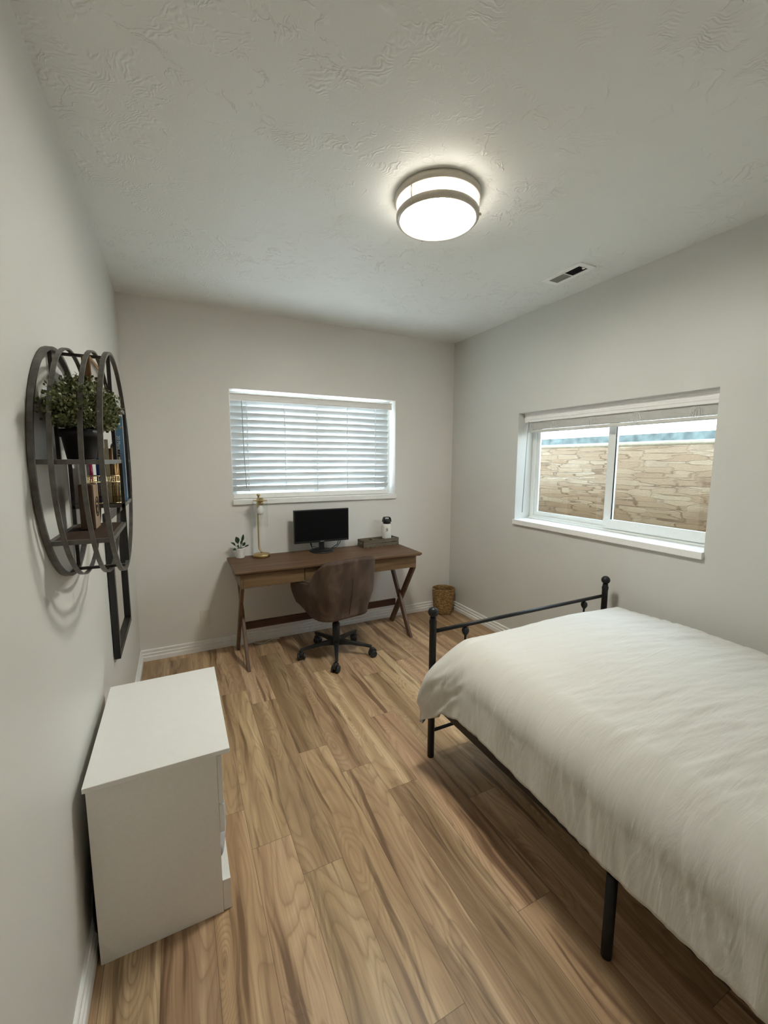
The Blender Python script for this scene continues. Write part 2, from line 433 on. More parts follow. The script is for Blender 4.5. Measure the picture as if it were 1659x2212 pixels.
M['nickel'] = simple('satin_nickel', (.60, .55, .47), .42, .15, vary=.06)
M['diff'] = m_emit('lit_diffuser', (1.0, .985, .89), 112.0)
M['diffside'] = m_emit('lit_diffuser_side', (1.0, .94, .82), 11.0)
M['ventwhite'] = simple('vent_enamel', (.88, .88, .85), .4, vary=.02)
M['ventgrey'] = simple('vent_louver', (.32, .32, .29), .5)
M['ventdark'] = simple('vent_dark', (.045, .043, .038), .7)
M['blacksheet'] = simple('black_sheet', (.012, .012, .015), .5, vary=.3)
M['ground'] = simple('lawn_soil', (.16, .18, .10), .95, vary=.4, scale=20)

# ------------------------------------------------------------------ room shell
def struct(o): o['kind'] = 'structure'; return o

def make_floor():
    pw, L = .157, 1.225
    joints = {2: -1.31, 3: -1.785, 4: -2.0, 5: -2.19, 6: -1.537, 7: -1.765, 8: -1.968, 9: -1.42}
    vs = []; fs = []; uvs = []; ed = []; rn = []
    rg = random.Random(3)
    x = 0.51 - 4 * pw; col = -1
    while x < W + .0:
        col += 1
        j = joints.get(col - 0, rg.uniform(-2.4, -1.2))
        y = j
        while y < 0: y += L
        while y > YF:
            y1 = min(y, 0.0); y0 = max(y - L, YF); x0 = max(x, 0); x1 = min(x + pw, W)
            if y1 > y0 and x1 > x0:
                b = len(vs); vs += [(x0, y0, 0), (x1, y0, 0), (x1, y1, 0), (x0, y1, 0)]; fs.append((b, b + 1, b + 2, b + 3))
                c = (rg.random(), rg.random(), rg.random(), 1)
                for (X, Y) in ((x0, y0), (x1, y0), (x1, y1), (x0, y1)):
                    uvs.append((X - x, Y - (y - L))); ed.append((Y - (y - L), y - Y)); rn.append(c)
            y -= L
        x += pw
    me = bpy.data.meshes.new('floor'); me.from_pydata(vs, [], fs)
    u = me.uv_layers.new(name='UVMap'); e = me.uv_layers.new(name='EdgeMap')
    for i in range(len(uvs)): u.data[i].uv = uvs[i]; e.data[i].uv = ed[i]
    a = me.color_attributes.new('rnd', 'FLOAT_COLOR', 'CORNER')
    for i, c in enumerate(rn): a.data[i].color = c
    me.materials.append(M['floor'])
    o = bpy.data.objects.new('floor', me); COL.objects.link(o); struct(o)
make_floor()
struct(MB().box(-.2, W + .2, YF - .2, .2, H, H + .1).build('ceiling', M['ceil']))
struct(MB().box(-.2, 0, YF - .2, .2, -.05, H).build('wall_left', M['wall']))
struct(MB().box(0, W, YF - .2, YF, -.05, H).build('wall_front', M['trim']))
# back wall with opening of window 1
b0, b1, bz0, bz1 = .7197, 2.2034, 1.2244, 2.1054
mb = MB(); mb.box(0, b0, 0, .2, -.05, H); mb.box(b1, W + .2, 0, .2, -.05, H); mb.box(b0, b1, 0, .2, -.05, bz0 - .04); mb.box(b0, b1, 0, .2, bz1, H)
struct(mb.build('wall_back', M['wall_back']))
r0, r1, rz0, rz1 = -2.3463, -.9203, 1.0587, 1.9323
mb = MB(); mb.box(W, W + .2, r1, 0, -.05, H); mb.box(W, W + .2, YF - .2, r0, -.05, H); mb.box(W, W + .2, r0, r1, -.05, rz0 - .04); mb.box(W, W + .2, r0, r1, rz1, H)
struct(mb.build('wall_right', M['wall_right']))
# stepped baseboards
BP = [(0, 0), (.018, 0), (.018, .030), (.0165, .034), (.0115, .037), (.0115, .047), (.0145, .050), (.0145, .056), (.0075, .060), (.0075, .070), (.0105, .073), (.0105, .082), (.008, .086), (0, .0875)]
struct(MB().prism([(x, z) for x, z in BP], YF, -.0, 'xz').build('baseboard_left', M['trim']))
struct(MB().prism([(W - x, z) for x, z in BP], YF, -.0, 'xz').build('baseboard_right', M['trim']))
struct(MB().prism([(-x, z) for x, z in BP], .0, W, 'yz').build('baseboard_back', M['trim']))
# sills
struct(MB().box(b0 - .003, b1 + .003, -.024, .14, bz0 - .04, bz0).build('trim_1', M['trim'], bevel=.003))
struct(MB().box(W - .024, W + .16, r0 - .003, r1 + .003, rz0 - .04, rz0).build('trim_2', M['trim'], bevel=.003))

# window 1 frame (behind the closed blind)
w1 = empty('window_1', ((b0 + b1) / 2, .17, bz0)); struct(w1)
mb = MB(); f = .05
mb.box(b0, b1, .14, .2, bz0, bz0 + f); mb.box(b0, b1, .14, .2, bz1 - .016, bz1); mb.box(b0, b0 + f, .14, .2, bz0 + f, bz1 - .016); mb.box(b1 - f, b1, .14, .2, bz0 + f, bz1 - .016)
mb.box((b0 + b1) / 2 - .025, (b0 + b1) / 2 + .025, .145, .195, bz0 + f, bz1 - .016)
mb.build('window_frame', M['vinyl'], w1, bevel=.003)
MB().box(b0 + f - .004, b1 - f + .004, .173, .176, bz0 + f - .004, bz1 - .012).build('pane', M['glass'], w1)

# window 2: sliding window, left sash at the back, right sash in front
w2 = empty('window_2', (W + .19, (r0 + r1) / 2, rz0)); struct(w2)
X = W + .165
mb = MB()
mb.box(X, X + .035, r0, r1, rz0, rz0 + .03); mb.box(X, X + .035, r0, r1, rz1 - .03, rz1); mb.box(X, X + .035, r1 - .035, r1, rz0 + .03, rz1 - .03); mb.box(X, X + .035, r0, r0 + .035, rz0 + .03, rz1 - .03)
mb.box(X - .012, X, r0, r1, rz0, rz0 + .014)
mb.build('window_frame', M['vinyl'], w2, bevel=.003)
ym = -1.655
def sash(x0, x1, ya, yb, z0, z1, fl, fr, fb, ft, nm):
    m = MB()
    m.box(x0, x1, ya, yb, z0, z0 + fb); m.box(x0, x1, ya, yb, z1 - ft, z1); m.box(x0, x1, yb - fl, yb, z0 + fb, z1 - ft); m.box(x0, x1, ya, ya + fr, z0 + fb, z1 - ft)
    o = m.build(nm, M['vinyl'], w2, bevel=.0025)
    xm = (x0 + x1) / 2
    MB().box(xm - .002, xm + .002, ya + fr - .004, yb - fl + .004, z0 + fb - .004, z1 - ft + .004).build('pane', M['glass'], o)
    return o
sash(X + .014, X + .032, ym - .02, r1 - .035, rz0 + .03, rz1 - .03, .036, .03, .032, .03, 'sash')
sash(X - .01, X + .012, r0 + .02, ym + .03, rz0 + .02, rz1 - .028, .055, .045, .062, .04, 'sash')
# dark weather strip beside the meeting stile
MB().box(X - .008, X - .002, ym - .030, ym - .0255, rz0 + .085, rz1 - .07).build('weather_strip', M['black_plastic'], w2)

# ------------------------------------------------------------------ outside the right window: window well
XO = W + .20
ww = empty('window_well', (XO + .5, -1.6, .78), 'window well outside the right window, lined with tan stacked stone panels', 'window well')
def well_path():
    pts = [(XO, .30)]; R = .28; xa = XO + .75; ya, yb = .30, -3.2
    for i in range(9):
        a = pi / 2 * (1 - i / 8); pts.append((xa - R + R * cos(a), ya - R + R * sin(a)))
    for i in range(9):
        a = -pi / 2 * i / 8; pts.append((xa - R + R * cos(a), yb + R + R * sin(a)))
    pts.append((XO, yb)); return pts
def well_wall(name, mat, z0, z1, off=0, uv=True, nz=1, thick=0):
    p = well_path(); n = len(p); vs = []; fs = []; L = [0]
    for i in range(1, n): L.append(L[-1] + sqrt((p[i][0] - p[i - 1][0]) ** 2 + (p[i][1] - p[i - 1][1]) ** 2))
    cx, cy = XO + .2, -1.45
    q = []
    for (x, y) in p:
        d = Vector((0 if abs(x - XO) < 1e-6 else x - cx, y - cy)); q.append((x + (off if x > XO + .1 else 0), y + off * (1 if y > cy else -1)))
    for z in (z0, z1): vs += [(x, y, z) for x, y in q]
    fs = [(i, i + 1, n + i + 1, n + i) for i in range(n - 1)]
    o = MB().add(vs, fs, True).build(name, mat, ww, fix=False, solid=thick)
    me = o.data; u = me.uv_layers.new(name='UVMap')
    for lp in me.loops:
        vi = lp.vertex_index; u.data[lp.index].uv = (L[vi % n], z0 if vi < n else z1)
    return o
well_wall('stone_panel', M['stone'], .75, 1.672, thick=.02)
well_wall('cap_strip', M['cap'], 1.672, 1.70, thick=.02)
well_wall('liner_edge', M['white_sheet'], 1.694, 1.712, off=.03, thick=.02)
well_wall('steel_rim', M['steel_rim'], .75, 1.775, off=.06, thick=.01)
MB().box(XO, XO + .75, -3.2, .3, .70, .75).build('gravel_bed', M['gravel'], ww)

# ------------------------------------------------------------------ blinds
bl = empty('window_blind', ((b0 + b1) / 2, .09, bz1), 'closed white horizontal blind hanging in the window above the desk', 'blind')
xa, xb = b0 + .012, b1 - .040
mb = MB(); mb.prism([(.034, 2.020), (.046, 2.020), (.046, 2.080), (.030, 2.080), (.030, 2.072), (.036, 2.068), (.038, 2.042), (.034, 2.036)], b0 + .006, b1 - .022, 'yz')
mb.box(b0 + .01, b1 - .025, .046, .120, 2.032, 2.052)
mb.build('valance', M['trim'], bl, bevel=.0015)
ns = 14; ztop, zbot = 2.012, 1.306
for i in range(ns):
    z = ztop - (ztop - zbot) * i / (ns - 1)
    tilt = radians(57 if i < ns - 1 else 50); hw = .0315
    def fn(u, v, z=z, tilt=tilt):
        t = (v - .5) * 2 * hw; arch = .004 * (1 - (2 * v - 1) ** 2)
        # room-side edge high
        return (xa + (xb - xa) * u, .092 - t * cos(tilt) - arch * sin(tilt), z + t * sin(tilt) - arch * cos(tilt))
    MB().grid(fn, 1, 6).build('slat', M['slat'], bl, solid=.0028)
MB().box(xa, xb, .068, .112, 1.2262, 1.268).build('bottom_rail', M['trim'], bl, bevel=.004)
cx5 = [.855, 1.165, 1.45, 1.735, 2.02]
for x in cx5:
    mb = MB(); mb.tube([(x, .058, 2.04), (x, .060, 1.6), (x, .060, 1.28)], .0018, 6); mb.tube([(x + .006, .060, 2.04), (x + .004, .062, 1.28)], .0012, 6)
    mb.build('ladder_cord', M['cord'], bl)
MB().tube([(.817, .040, 2.035), (.822, .036, 1.6), (.832, .034, 1.318)], .0032, 8).build('tilt_wand', M['wand'], bl)

br = empty('window_blind', (W + .09, (r0 + r1) / 2, rz1), 'white horizontal blind raised and bunched at the top of the right window', 'blind')
x = W + .05
mb = MB(); mb.prism([(x + .006, 1.858), (x + .02, 1.858), (x + .02, 1.932), (x, 1.932), (x, 1.92), (x + .007, 1.912), (x + .007, 1.9), (x + .003, 1.896), (x + .003, 1.88), (x + .006, 1.876)], r0 + .006, r1 - .012, 'xz')
mb.box(x + .02, x + .085, r0 + .01, r1 - .014, 1.885, 1.93)
mb.build('valance', M['trim'], br, bevel=.0015)
for i in range(13):
    z = 1.858 - .0046 * i; dx = .002 * random.uniform(-1, 1)
    MB().box(W + .072 + dx, W + .122 + dx, r0 + .02, r1 - .035, z - .0018, z + .0016).build('slat', M['blindstack'], br)
MB().box(W + .070, W + .124, r0 + .02, r1 - .035, 1.776, 1.796).build('bottom_rail', M['blindstack'], br, bevel=.004)
for k, y in enumerate((-.99, -1.23, -1.545, -1.87, -2.21)):
    mb = MB(); rg = random.Random(k)
    for j in range(4):
        pts = []
        for i in range(14):
            a = 2 * pi * i / 14
            pts.append((W + .066 - .003 * j + rg.uniform(-.002, .002), y + (j - 1.5) * .008 + .016 * cos(a) + rg.uniform(-.004, .004), 1.818 + .032 * sin(a) + rg.uniform(-.004, .004)))
        mb.tube(pts, .0014, 5, closed=True)
    mb.build('bunched_cord', M['cord'], br)
MB().tube([(W + .045, -.985, 1.862), (W + .042, -.975, 1.5), (W + .042, -.962, 1.118)], .0035, 8).build('tilt_wand', M['wand'], br)

# ------------------------------------------------------------------ ceiling light, vent
LX, LY = 1.41, -1.885
cl = empty('ceiling_light', (LX, LY, H), 'round flush ceiling light with nickel rings and lit white diffuser', 'ceiling light')
MB().lathe([(.001, 2.6995), (.185, 2.6995), (.187, 2.69), (.185, 2.668), (.176, 2.668), (.17, 2.676), (.001, 2.676)], (LX, LY, 0), 64).build('base_pan', M['nickel'], cl)
MB().lathe([(.163, 2.6755), (.166, 2.66), (.166, 2.626), (.163, 2.612)], (LX, LY, 0), 64).build('diffuser_drum', M['diffside'], cl)
MB().lathe([(.163, 2.612), (.158, 2.6035), (.12, 2.598), (.001, 2.596)], (LX, LY, 0), 64).build('diffuser', M['diff'], cl)
MB().lathe([(.160, 2.602), (.172, 2.598), (.181, 2.606), (.182, 2.622), (.176, 2.628), (.169, 2.626), (.168, 2.612)], (LX, LY, 0), 64, closed=True).build('trim_ring', M['nickel'], cl)
for a in (200, 320, 80):
    a = radians(a); px, py = LX + .178 * cos(a), LY + .178 * sin(a)
    mb = MB(); mb.tube([(px, py, 2.67), (px, py, 2.625)], .003, 8); mb.sphere((LX + .184 * cos(a), LY + .184 * sin(a), 2.606), .006, 10)
    mb.build('strut', M['nickel'], cl)

vt = empty('ceiling_vent', (2.56, -1.61, H), 'white rectangular ceiling air vent with dark louvers', 'vent')
mb = MB(); vx0, vx1, vy0, vy1 = 2.492, 2.622, -1.753, -1.460
mb.box(vx0, vx1, vy0, vy0 + .033, H - .008, H); mb.box(vx0, vx1, vy1 - .033, vy1, H - .008, H)
mb.box(vx0, vx0 + .028, vy0 + .033, vy1 - .033, H - .008, H); mb.box(vx1 - .028, vx1, vy0 + .033, vy1 - .033, H - .008, H)
mb.box(vx0 + .028, vx1 - .028, -1.610, -1.603, H - .008, H)
mb.build('frame', M['ventwhite'], vt, bevel=.002)
MB().box(vx0 + .02, vx1 - .02, vy0 + .02, vy1 - .02, H - .001, H + .0).build('backing', M['ventdark'], vt)
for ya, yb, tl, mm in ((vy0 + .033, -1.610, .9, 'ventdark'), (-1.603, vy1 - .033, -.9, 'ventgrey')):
    mb = MB(); n = 13
    for i in range(n):
        y = ya + (yb - ya) * (i + .5) / n
        Mx = Matrix.Rotation(tl, 3, 'X'); mb.obox((2.557, y, H - .0045), Mx, .037, .0045, .0004)
    mb.build('louver_bank', M[mm], vt)
MB().box(2.548, 2.562, -1.727, -1.712, H - .016, H - .006).build('lever', M['ventwhite'], vt, bevel=.002)

# ------------------------------------------------------------------ desk
DX0, DX1, DY0, DY1, DZ = .6462, 2.1719, -.5644, -.0398, .762
dk = empty('writing_desk', ((DX0 + DX1) / 2, -.30, 0), 'brown wooden writing desk with crossed X legs under the blinded window', 'desk')
mb = MB(); mb.box(DX0, DX1, DY0, DY1, DZ - .018, DZ); mb.box(DX0 + .008, DX1 - .008, DY0 + .008, DY1 - .004, DZ - .026, DZ - .018)
mb.build('tabletop', M['desk'], dk, bevel=.003)
AX0, AX1, AY0, AY1 = DX0 + .038, DX1 - .038, DY0 + .034, DY1 - .02
z0, z1 = .632, DZ - .026
mb = MB(); mb.box(AX0, AX0 + .02, AY0, AY1, z0, z1); mb.box(AX1 - .02, AX1, AY0, AY1, z0, z1); mb.box(AX0 + .02, AX1 - .02, AY1 - .02, AY1, z0, z1)
mb.box(AX0 + .02, AX1 - .02, AY0 + .02, AY0 + .03, z0 + .01, z1)
mb.build('apron', M['desk2'], dk, bevel=.002)
for x0, x1 in ((AX0 + .0205, 1.150), (1.155, 1.672), (1.677, AX1 - .0205)):
    MB().box(x0, x1, AY0 - .001, AY0 + .019, z0 + .001, z1 - .001).build('drawer_front', M['desk2'], dk, bevel=.0015)
for sx, xx in ((-1, DX0 + .0635), (1, DX1 - .0635)):
    for k, (ya, yb) in enumerate(((-.505, -.098), (-.098, -.505))):     # foot y, top y
        x = xx + (.012 if (k == 0) == (sx < 0) else -.012)
        d = Vector((0, yb - ya, .632)); L = d.length; hz = .026 / (d.normalized().z)
        MB().prism([(ya - hz, 0), (ya + hz, 0), (yb + hz, .632), (yb - hz, .632)], x - .0115, x + .0115, 'yz').build('leg', M['deskleg'], dk, bevel=.003)
    MB().lathe([(.008, -.026), (.008, .026)], (xx, -.3015, .316), 12, 'x').build('bolt', M['black_metal'], dk)
MB().box(DX0 + .088, DX1 - .088, -.252, -.234, .213, .273).build('stretcher', M['stretch'], dk, bevel=.002)
MB().lathe([(.007, -.006), (.009, 0)], (AX0 - .001, -.33, .69), 10, 'x').build('side_bolt', M['black_metal'], dk)

# ------------------------------------------------------------------ chair
CR = radians(11)
CT = Matrix.Translation((1.397, -.533, 0)) @ Matrix.Rotation(CR, 4, 'Z')
ch = empty('office_chair', (1.397, -.533, 0), 'brown suede swivel office chair with black five-star base, pulled up to the desk', 'chair', rotz=CR)
hw_, cr, yb_ = .232, .105, -.205
def plan(s):
    """point on the U shaped plan at signed arc length s from the back centre"""
    sg = 1 if s >= 0 else -1; s = abs(s); fl = hw_ - cr; qa = cr * pi / 2
    if s < fl: return (sg * s, yb_)
    if s < fl + qa:
        a = (s - fl) / cr; return (sg * (fl + cr * sin(a)), yb_ + cr - cr * cos(a))
    e = s - fl - qa; return (sg * (hw_ + .10 * e), yb_ + cr + e)
SMAX = hw_ - cr + cr * pi / 2 + .30
def sst(a, b, x): x = max(0, min(1, (x - a) / (b - a))); return x * x * (3 - 2 * x)
def htop(s):
    s = abs(s); return .826 - .008 * sst(.10, .19, s) - .188 * sst(.19, .37, s) - .020 * sst(.37, SMAX, s)
def shell(u, v):
    s = (u * 2 - 1) * SMAX; x, y = plan(s); zt = htop(s); zb = .362 + .085 * sst(.36, SMAX, abs(s))
    z = zb + (zt - zb) * v
    b = sst(0, .22, z - .362)
    k = .83 + .17 * b
    yy = (y + .02) * (.80 + .20 * b) - .02 - .03 * max(0, (z - .50) / .32) * sst(.0, -.2, y)
    return (x * k, yy, z)
mb = MB(CT); mb.grid(shell, 72, 24); sh = mb.build('shell', M['suede'], ch, solid=.030, off=1)
edge = [shell(i / 80, 1.0) for i in range(81)]
MB(CT).tube(edge, .0045, 8).build('piping', M['piping'], ch)
MB(CT).tube([Vector(shell(.5, v / 16)) + Vector((0, -.032, 0)) for v in range(1, 12)], .0035, 6).build('seam', M['piping'], ch)
def sseat(u, v):
    a = 2 * pi * u; p = (max(-1, min(1, 1.3 * cos(a))), max(-1, min(1, 1.3 * sin(a)))); r = sin(pi / 2 * v)
    return (.182 * r * p[0], .03 + .185 * r * p[1], .352 + .045 * (1 - cos(pi / 2 * v)))
mb = MB(CT); mb.grid(sseat, 40, 8); mb.build('seat_shell', M['suede'], ch)
def cush(u, v):
    a = 2 * pi * u; p = (max(-1, min(1, 1.3 * cos(a))), max(-1, min(1, 1.3 * sin(a))))
    r = sin(pi * v) if v > .5 else 1 - .0 * v; r = min(1, r) if v > .5 else (.9 + .2 * v)
    return (.180 * r * p[0], .045 + .185 * r * p[1], .40 + .085 * min(1, v * 2) if v < .5 else .485 + .02 * (v - .5) * 2)
mb = MB(CT); mb.grid(cush, 40, 12); mb.build('seat_cushion', M['seat'], ch)
mb = MB(CT); mb.lathe([(.001, .085), (.036, .085), (.04, .11), (.034, .135), (.029, .15), (.029, .26), (.022, .262), (.022, .345), (.001, .35)], (0, 0, 0), 24)
mb.box(-.09, .09, -.09, .09, .345, .359); mb.build('column', M['black_plastic'], ch)
MB(CT).tube([(.03, -.02, .342), (.10, -.05, .338), (.19, -.07, .318)], .0055, 8).build('lever', M['black_plastic'], ch)
for k in range(5):
    a = radians(35 + 72 * k) - CR; T = CT @ Matrix.Rotation(a, 4, 'Z')
    mb = MB(T)
    P = [(.028, .020, .085, .128), (.12, .017, .092, .122), (.24, .0125, .083, .106), (.292, .012, .078, .098)]
    vs = []
    for x, w, zl, zh in P: vs += [(x, -w, zl), (x, w, zl), (x, w * .8, zh), (x, -w * .8, zh)]
    fs = [(0, 3, 2, 1), (12, 13, 14, 15)] + [(i * 4 + j, i * 4 + (j + 1) % 4, i * 4 + 4 + (j + 1) % 4, i * 4 + 4 + j) for i in range(3) for j in range(4)]
    mb.add(vs, fs); arm = mb.build('base_arm', M['base_grey'], ch, bevel=.004)
    T2 = T @ Matrix.Translation((.284, 0, 0)) @ Matrix.Rotation(radians(40 + 67 * k), 4, 'Z')
    mb = MB(T2); mb.tube([(0, 0, .084), (0, 0, .050)], .008, 10)
    mb.lathe([(.030 * cos(b), .030 * sin(b)) for b in [0]] if False else [(.004, .012), (.028, .012), (.029, .008), (.029, -.008), (.028, -.012), (.004, -.012)], (0, .016, .046), 20, 'x')
    cs = mb.build('caster', M['black_plastic'], ch)
    for sx in (-1, 1):
        MB(T2).lathe([(.003, -.007 + sx * .021), (.024, -.007 + sx * .021), (.027, -.005 + sx * .021), (.027, .005 + sx * .021), (.024, .007 + sx * .021), (.003, .007 + sx * .021)], (0, .016, .0272), 24, 'x').build('wheel', M['base_grey'], cs)

# ------------------------------------------------------------------ monitor
MY = -.150
mo = empty('monitor', (1.415, MY + .02, DZ), 'black flat computer monitor on a round stand at the back of the desk', 'monitor')
ma, mbx, mz0, mz1 = 1.172, 1.662, .845, 1.130
def mp(x): return x
MB().box(ma, mbx, MY, MY + .022, mz0, mz1).build('casing', M['black_plastic'], mo, bevel=.003)
MB().box(ma + .009, mbx - .009, MY - .0012, MY + .003, mz0 + .018, mz1 - .009).build('screen', M['screen'], mo)
MB().box(ma + .08, mbx - .08, MY + .022, MY + .048, mz0 + .04, mz1 - .05).build('rear_housing', M['black_plastic'], mo, bevel=.006)
MB().box(1.394, 1.440, MY + .014, MY + .034, DZ + .008, .90).build('neck', M['black_plastic'], mo, bevel=.003)
MB().lathe([(.001, 0), (.104, 0), (.106, .005), (.098, .012), (.001, .014)], (1.415, MY + .012, DZ), 40).build('stand_base', M['black_plastic'], mo)
text_mesh('logo', 'acer', .020, M['silver'], Matrix.Translation((1.417, MY - .0016, mz0 + .0095)) @ Matrix.Rotation(pi / 2, 4, 'X'), mo)
MB().tube([(1.32, MY + .045, .89), (1.325, MY + .05, .83), (1.345, MY + .055, DZ + .02), (1.42, MY + .075, DZ + .008), (1.52, MY + .065, DZ + .006), (1.575, MY + .06, .80), (1.592, MY + .05, .87)], .0035, 6).build('cable', M['black_plastic'], mo)
MB().tube([(1.605, MY + .05, .87), (1.60, MY + .055, .82), (1.565, MY + .06, DZ + .012), (1.49, MY + .07, DZ + .006), (1.40, MY + .078, DZ + .02), (1.34, MY + .055, .80), (1.325, MY + .05, .87)], .003, 6).build('cable', M['black_plastic'], mo)

# ------------------------------------------------------------------ desk lamp
tl = empty('table_lamp', (.905, -.135, DZ), 'brushed brass table lamp with bare white bulb in a clear glass cylinder', 'lamp')
bx, by = .905, -.135
MB().lathe([(.001, DZ), (.066, DZ), (.069, DZ + .003), (.069, DZ + .022), (.066, DZ + .027), (.012, DZ + .030), (.008, DZ + .034), (.001, DZ + .034)], (bx, by, 0), 40).build('base', M['brass'], tl)
sx, sy = .889, -.118
MB().tube([(bx, by, DZ + .03), (bx - .003, by + .003, DZ + .05), (sx + .003, sy - .003, DZ + .065), (sx, sy, DZ + .085), (sx, sy, 1.20), (sx, sy, 1.238)], .0065, 10).build('stem', M['brass'], tl)
dx, dy = .908, -.140
mb = MB(); mb.lathe([(.001, 1.222), (.057, 1.222), (.058, 1.225), (.057, 1.229), (.026, 1.230), (.024, 1.246), (.001, 1.247)], (dx, dy, 0), 36)
mb.lathe([(.001, 1.19), (.020, 1.19), (.0225, 1.193), (.0225, 1.222)], (dx, dy, 0), 24); mb.build('socket_plate', M['brass'], tl)
mb = MB(); mb.lathe([(.001, 1.247), (.007, 1.247), (.007, 1.258), (.013, 1.262), (.013, 1.274), (.009, 1.278), (.001, 1.278)], (sx + .008, sy - .008, 0), 18); mb.build('finial', M['brass'], tl)
MB().lathe([(.012, 1.190), (.014, 1.180), (.024, 1.166), (.0295, 1.150), (.0305, 1.138), (.027, 1.122), (.017, 1.111), (.001, 1.107)], (dx, dy, 0), 24).build('bulb', M['bulb'], tl)
MB().lathe([(.0545, 1.2215), (.0545, 1.01)], (dx, dy, 0), 40).build('glass_shade', M['clear'], tl)
bpy.data.objects['glass_shade'].data.polygons.foreach_set('use_smooth', [True] * len(bpy.data.objects['glass_shade'].data.polygons))
# drop end caps of the open cylinder
_m = bpy.data.objects['glass_shade'].data; _b = bmesh.new(); _b.from_mesh(_m); bmesh.ops.delete(_b, geom=[f for f in _b.faces if len(f.verts) > 4], context='FACES'); _b.to_mesh(_m); _b.free()

# ------------------------------------------------------------------ small plant on the desk
px_, py_ = .745, -.088
sp = empty('potted_plant', (px_, py_, DZ), 'small dark-leaved plant in a ribbed white pot beside the brass lamp', 'plant')
prof = [(.001, 0), (.030, 0), (.034, .004)]
for i in range(9):
    t = i / 8; prof.append((.034 + .009 * t + (.0012 if i % 2 else -.0006), .008 + .066 * t))
prof += [(.0445, .080), (.043, .083), (.040, .082), (.038, .070), (.001, .069)]
MB().lathe([(r, DZ + h) for r, h in prof], (px_, py_, 0), 36).build('pot', M['pot'], sp)
MB().lathe([(.001, .076), (.02, .077), (.0395, .0725)], (px_, py_, DZ), 24).build('soil', M['soil'], sp)
def leaf(parent, base, tip, width, droop, mat, stem_mat, name='leaf'):
    base, tip = Vector(base), Vector(tip); d = tip - base
    mid = base + d * .45
    side = d.cross(Vector((.25, -1, .55))).normalized(); up = side.cross(d).normalized()
    def fn(u, v):
        w = width * (sin(pi * min(1, v * .96 + .02)) ** .8); c = (u - .5) * 2
        p = mid + (tip - mid) * v + side * c * w + up * (abs(c) * width * .25 + droop * sin(pi * v))
        return p
    lf = MB().grid(fn, 6, 10).build(name, mat, parent, solid=.0008)
    MB().tube([base, base + d * .25 + up * .004, mid], .0016, 6).build('stem', stem_mat, lf)
zb = DZ + .074
for tip, w, dr in (((-.030, -.01, .175), .020, .004), ((.030, .0, .190), .011, .004), ((-.068, .0, .130), .009, .012), ((.040, -.02, .128), .012, .006),
                   ((.072, .0, .098), .007, .008), ((-.060, -.03, .072), .010, .016), ((-.028, -.035, .108), .010, .006), ((.018, .02, .140), .010, .004)):
    leaf(sp, (px_ + tip[0] * .12, py_ + tip[1] * .1, zb), (px_ + tip[0], py_ + tip[1], DZ + tip[2]), w, dr, M['dleaf'], M['stem'])

# ------------------------------------------------------------------ crate and bottle
CT2 = Matrix.Translation((1.972, -.112, DZ)) @ Matrix.Rotation(radians(4.5), 4, 'Z')
cr_ = empty('wooden_crate', (1.972, -.112, DZ), 'low weathered wooden crate with dividers at the right end of the desk', 'crate', rotz=radians(4.5))
cl_, cd_, chh = .186, .058, .066
for y in (-cd_, cd_):
    mb = MB(CT2); mb.box(-cl_, cl_, y - .004, y + .004, .035, chh)
    pts = [(-cl_, .0305), (cl_, .0305)]; n = 8; xs = []
    for i in range(n):
        c = cl_ - .02 - i * (2 * cl_ - .04) / (n - 1); xs += [(c + .008, .0), (c + .006, .006), (c - .006, .006), (c - .008, .0)]
    mb.prism([(-cl_, .0305)] + [(-cl_, 0)] + [q for q in reversed(xs)] + [(cl_, 0), (cl_, .0305)], y - .004, y + .004, 'xz')
    mb.build('side_slats', M['crate'], cr_)
for x in (-cl_ + .004, cl_ - .004):
    mb = MB(CT2); mb.box(x - .004, x + .004, -cd_ + .004, cd_ - .004, .0, .030); mb.box(x - .004, x + .004, -cd_ + .004, cd_ - .004, .044, chh)
    mb.box(x - .004, x + .004, -cd_ + .004, -.022, .03, .044); mb.box(x - .004, x + .004, .022, cd_ - .004, .03, .044)
    mb.build('end_panel', M['crate'], cr_)
for x in (-.062, .052): MB(CT2).box(x - .003, x + .003, -cd_ + .004, cd_ - .004, .006, chh - .006).build('divider', M['crate'], cr_)
MB(CT2).box(-cl_ + .008, cl_ - .008, -cd_ + .004, cd_ - .004, .004, .0075).build('bottom', M['crate'], cr_)
BB = CT2 @ Vector((.094, .006, .0078))
bo = empty('water_bottle', BB, 'white insulated water bottle with black strap lid standing in the crate', 'bottle')
MB().lathe([(.001, 0), (.041, 0), (.0435, .003), (.0435, .165), (.0425, .174), (.037, .184), (.034, .187), (.001, .187)], BB, 36).build('body', M['bottle'], bo)
mb = MB(); mb.lathe([(.001, .1865), (.033, .1875), (.0355, .190), (.0375, .226), (.033, .230), (.001, .231)], BB, 32)
lid = mb.build('lid', M['black_plastic'], bo)
def strap(u, v):
    a = pi * u; w = (v - .5) * .040
    return (BB.x - .040 * cos(a) * (1 if sin(a) < .7 else 1), BB.y + w, BB.z + .205 + .046 * min(1, 1.25 * sin(a)) ** .9)
MB().grid(strap, 24, 4).build('strap', M['black_plastic'], lid, solid=.004)
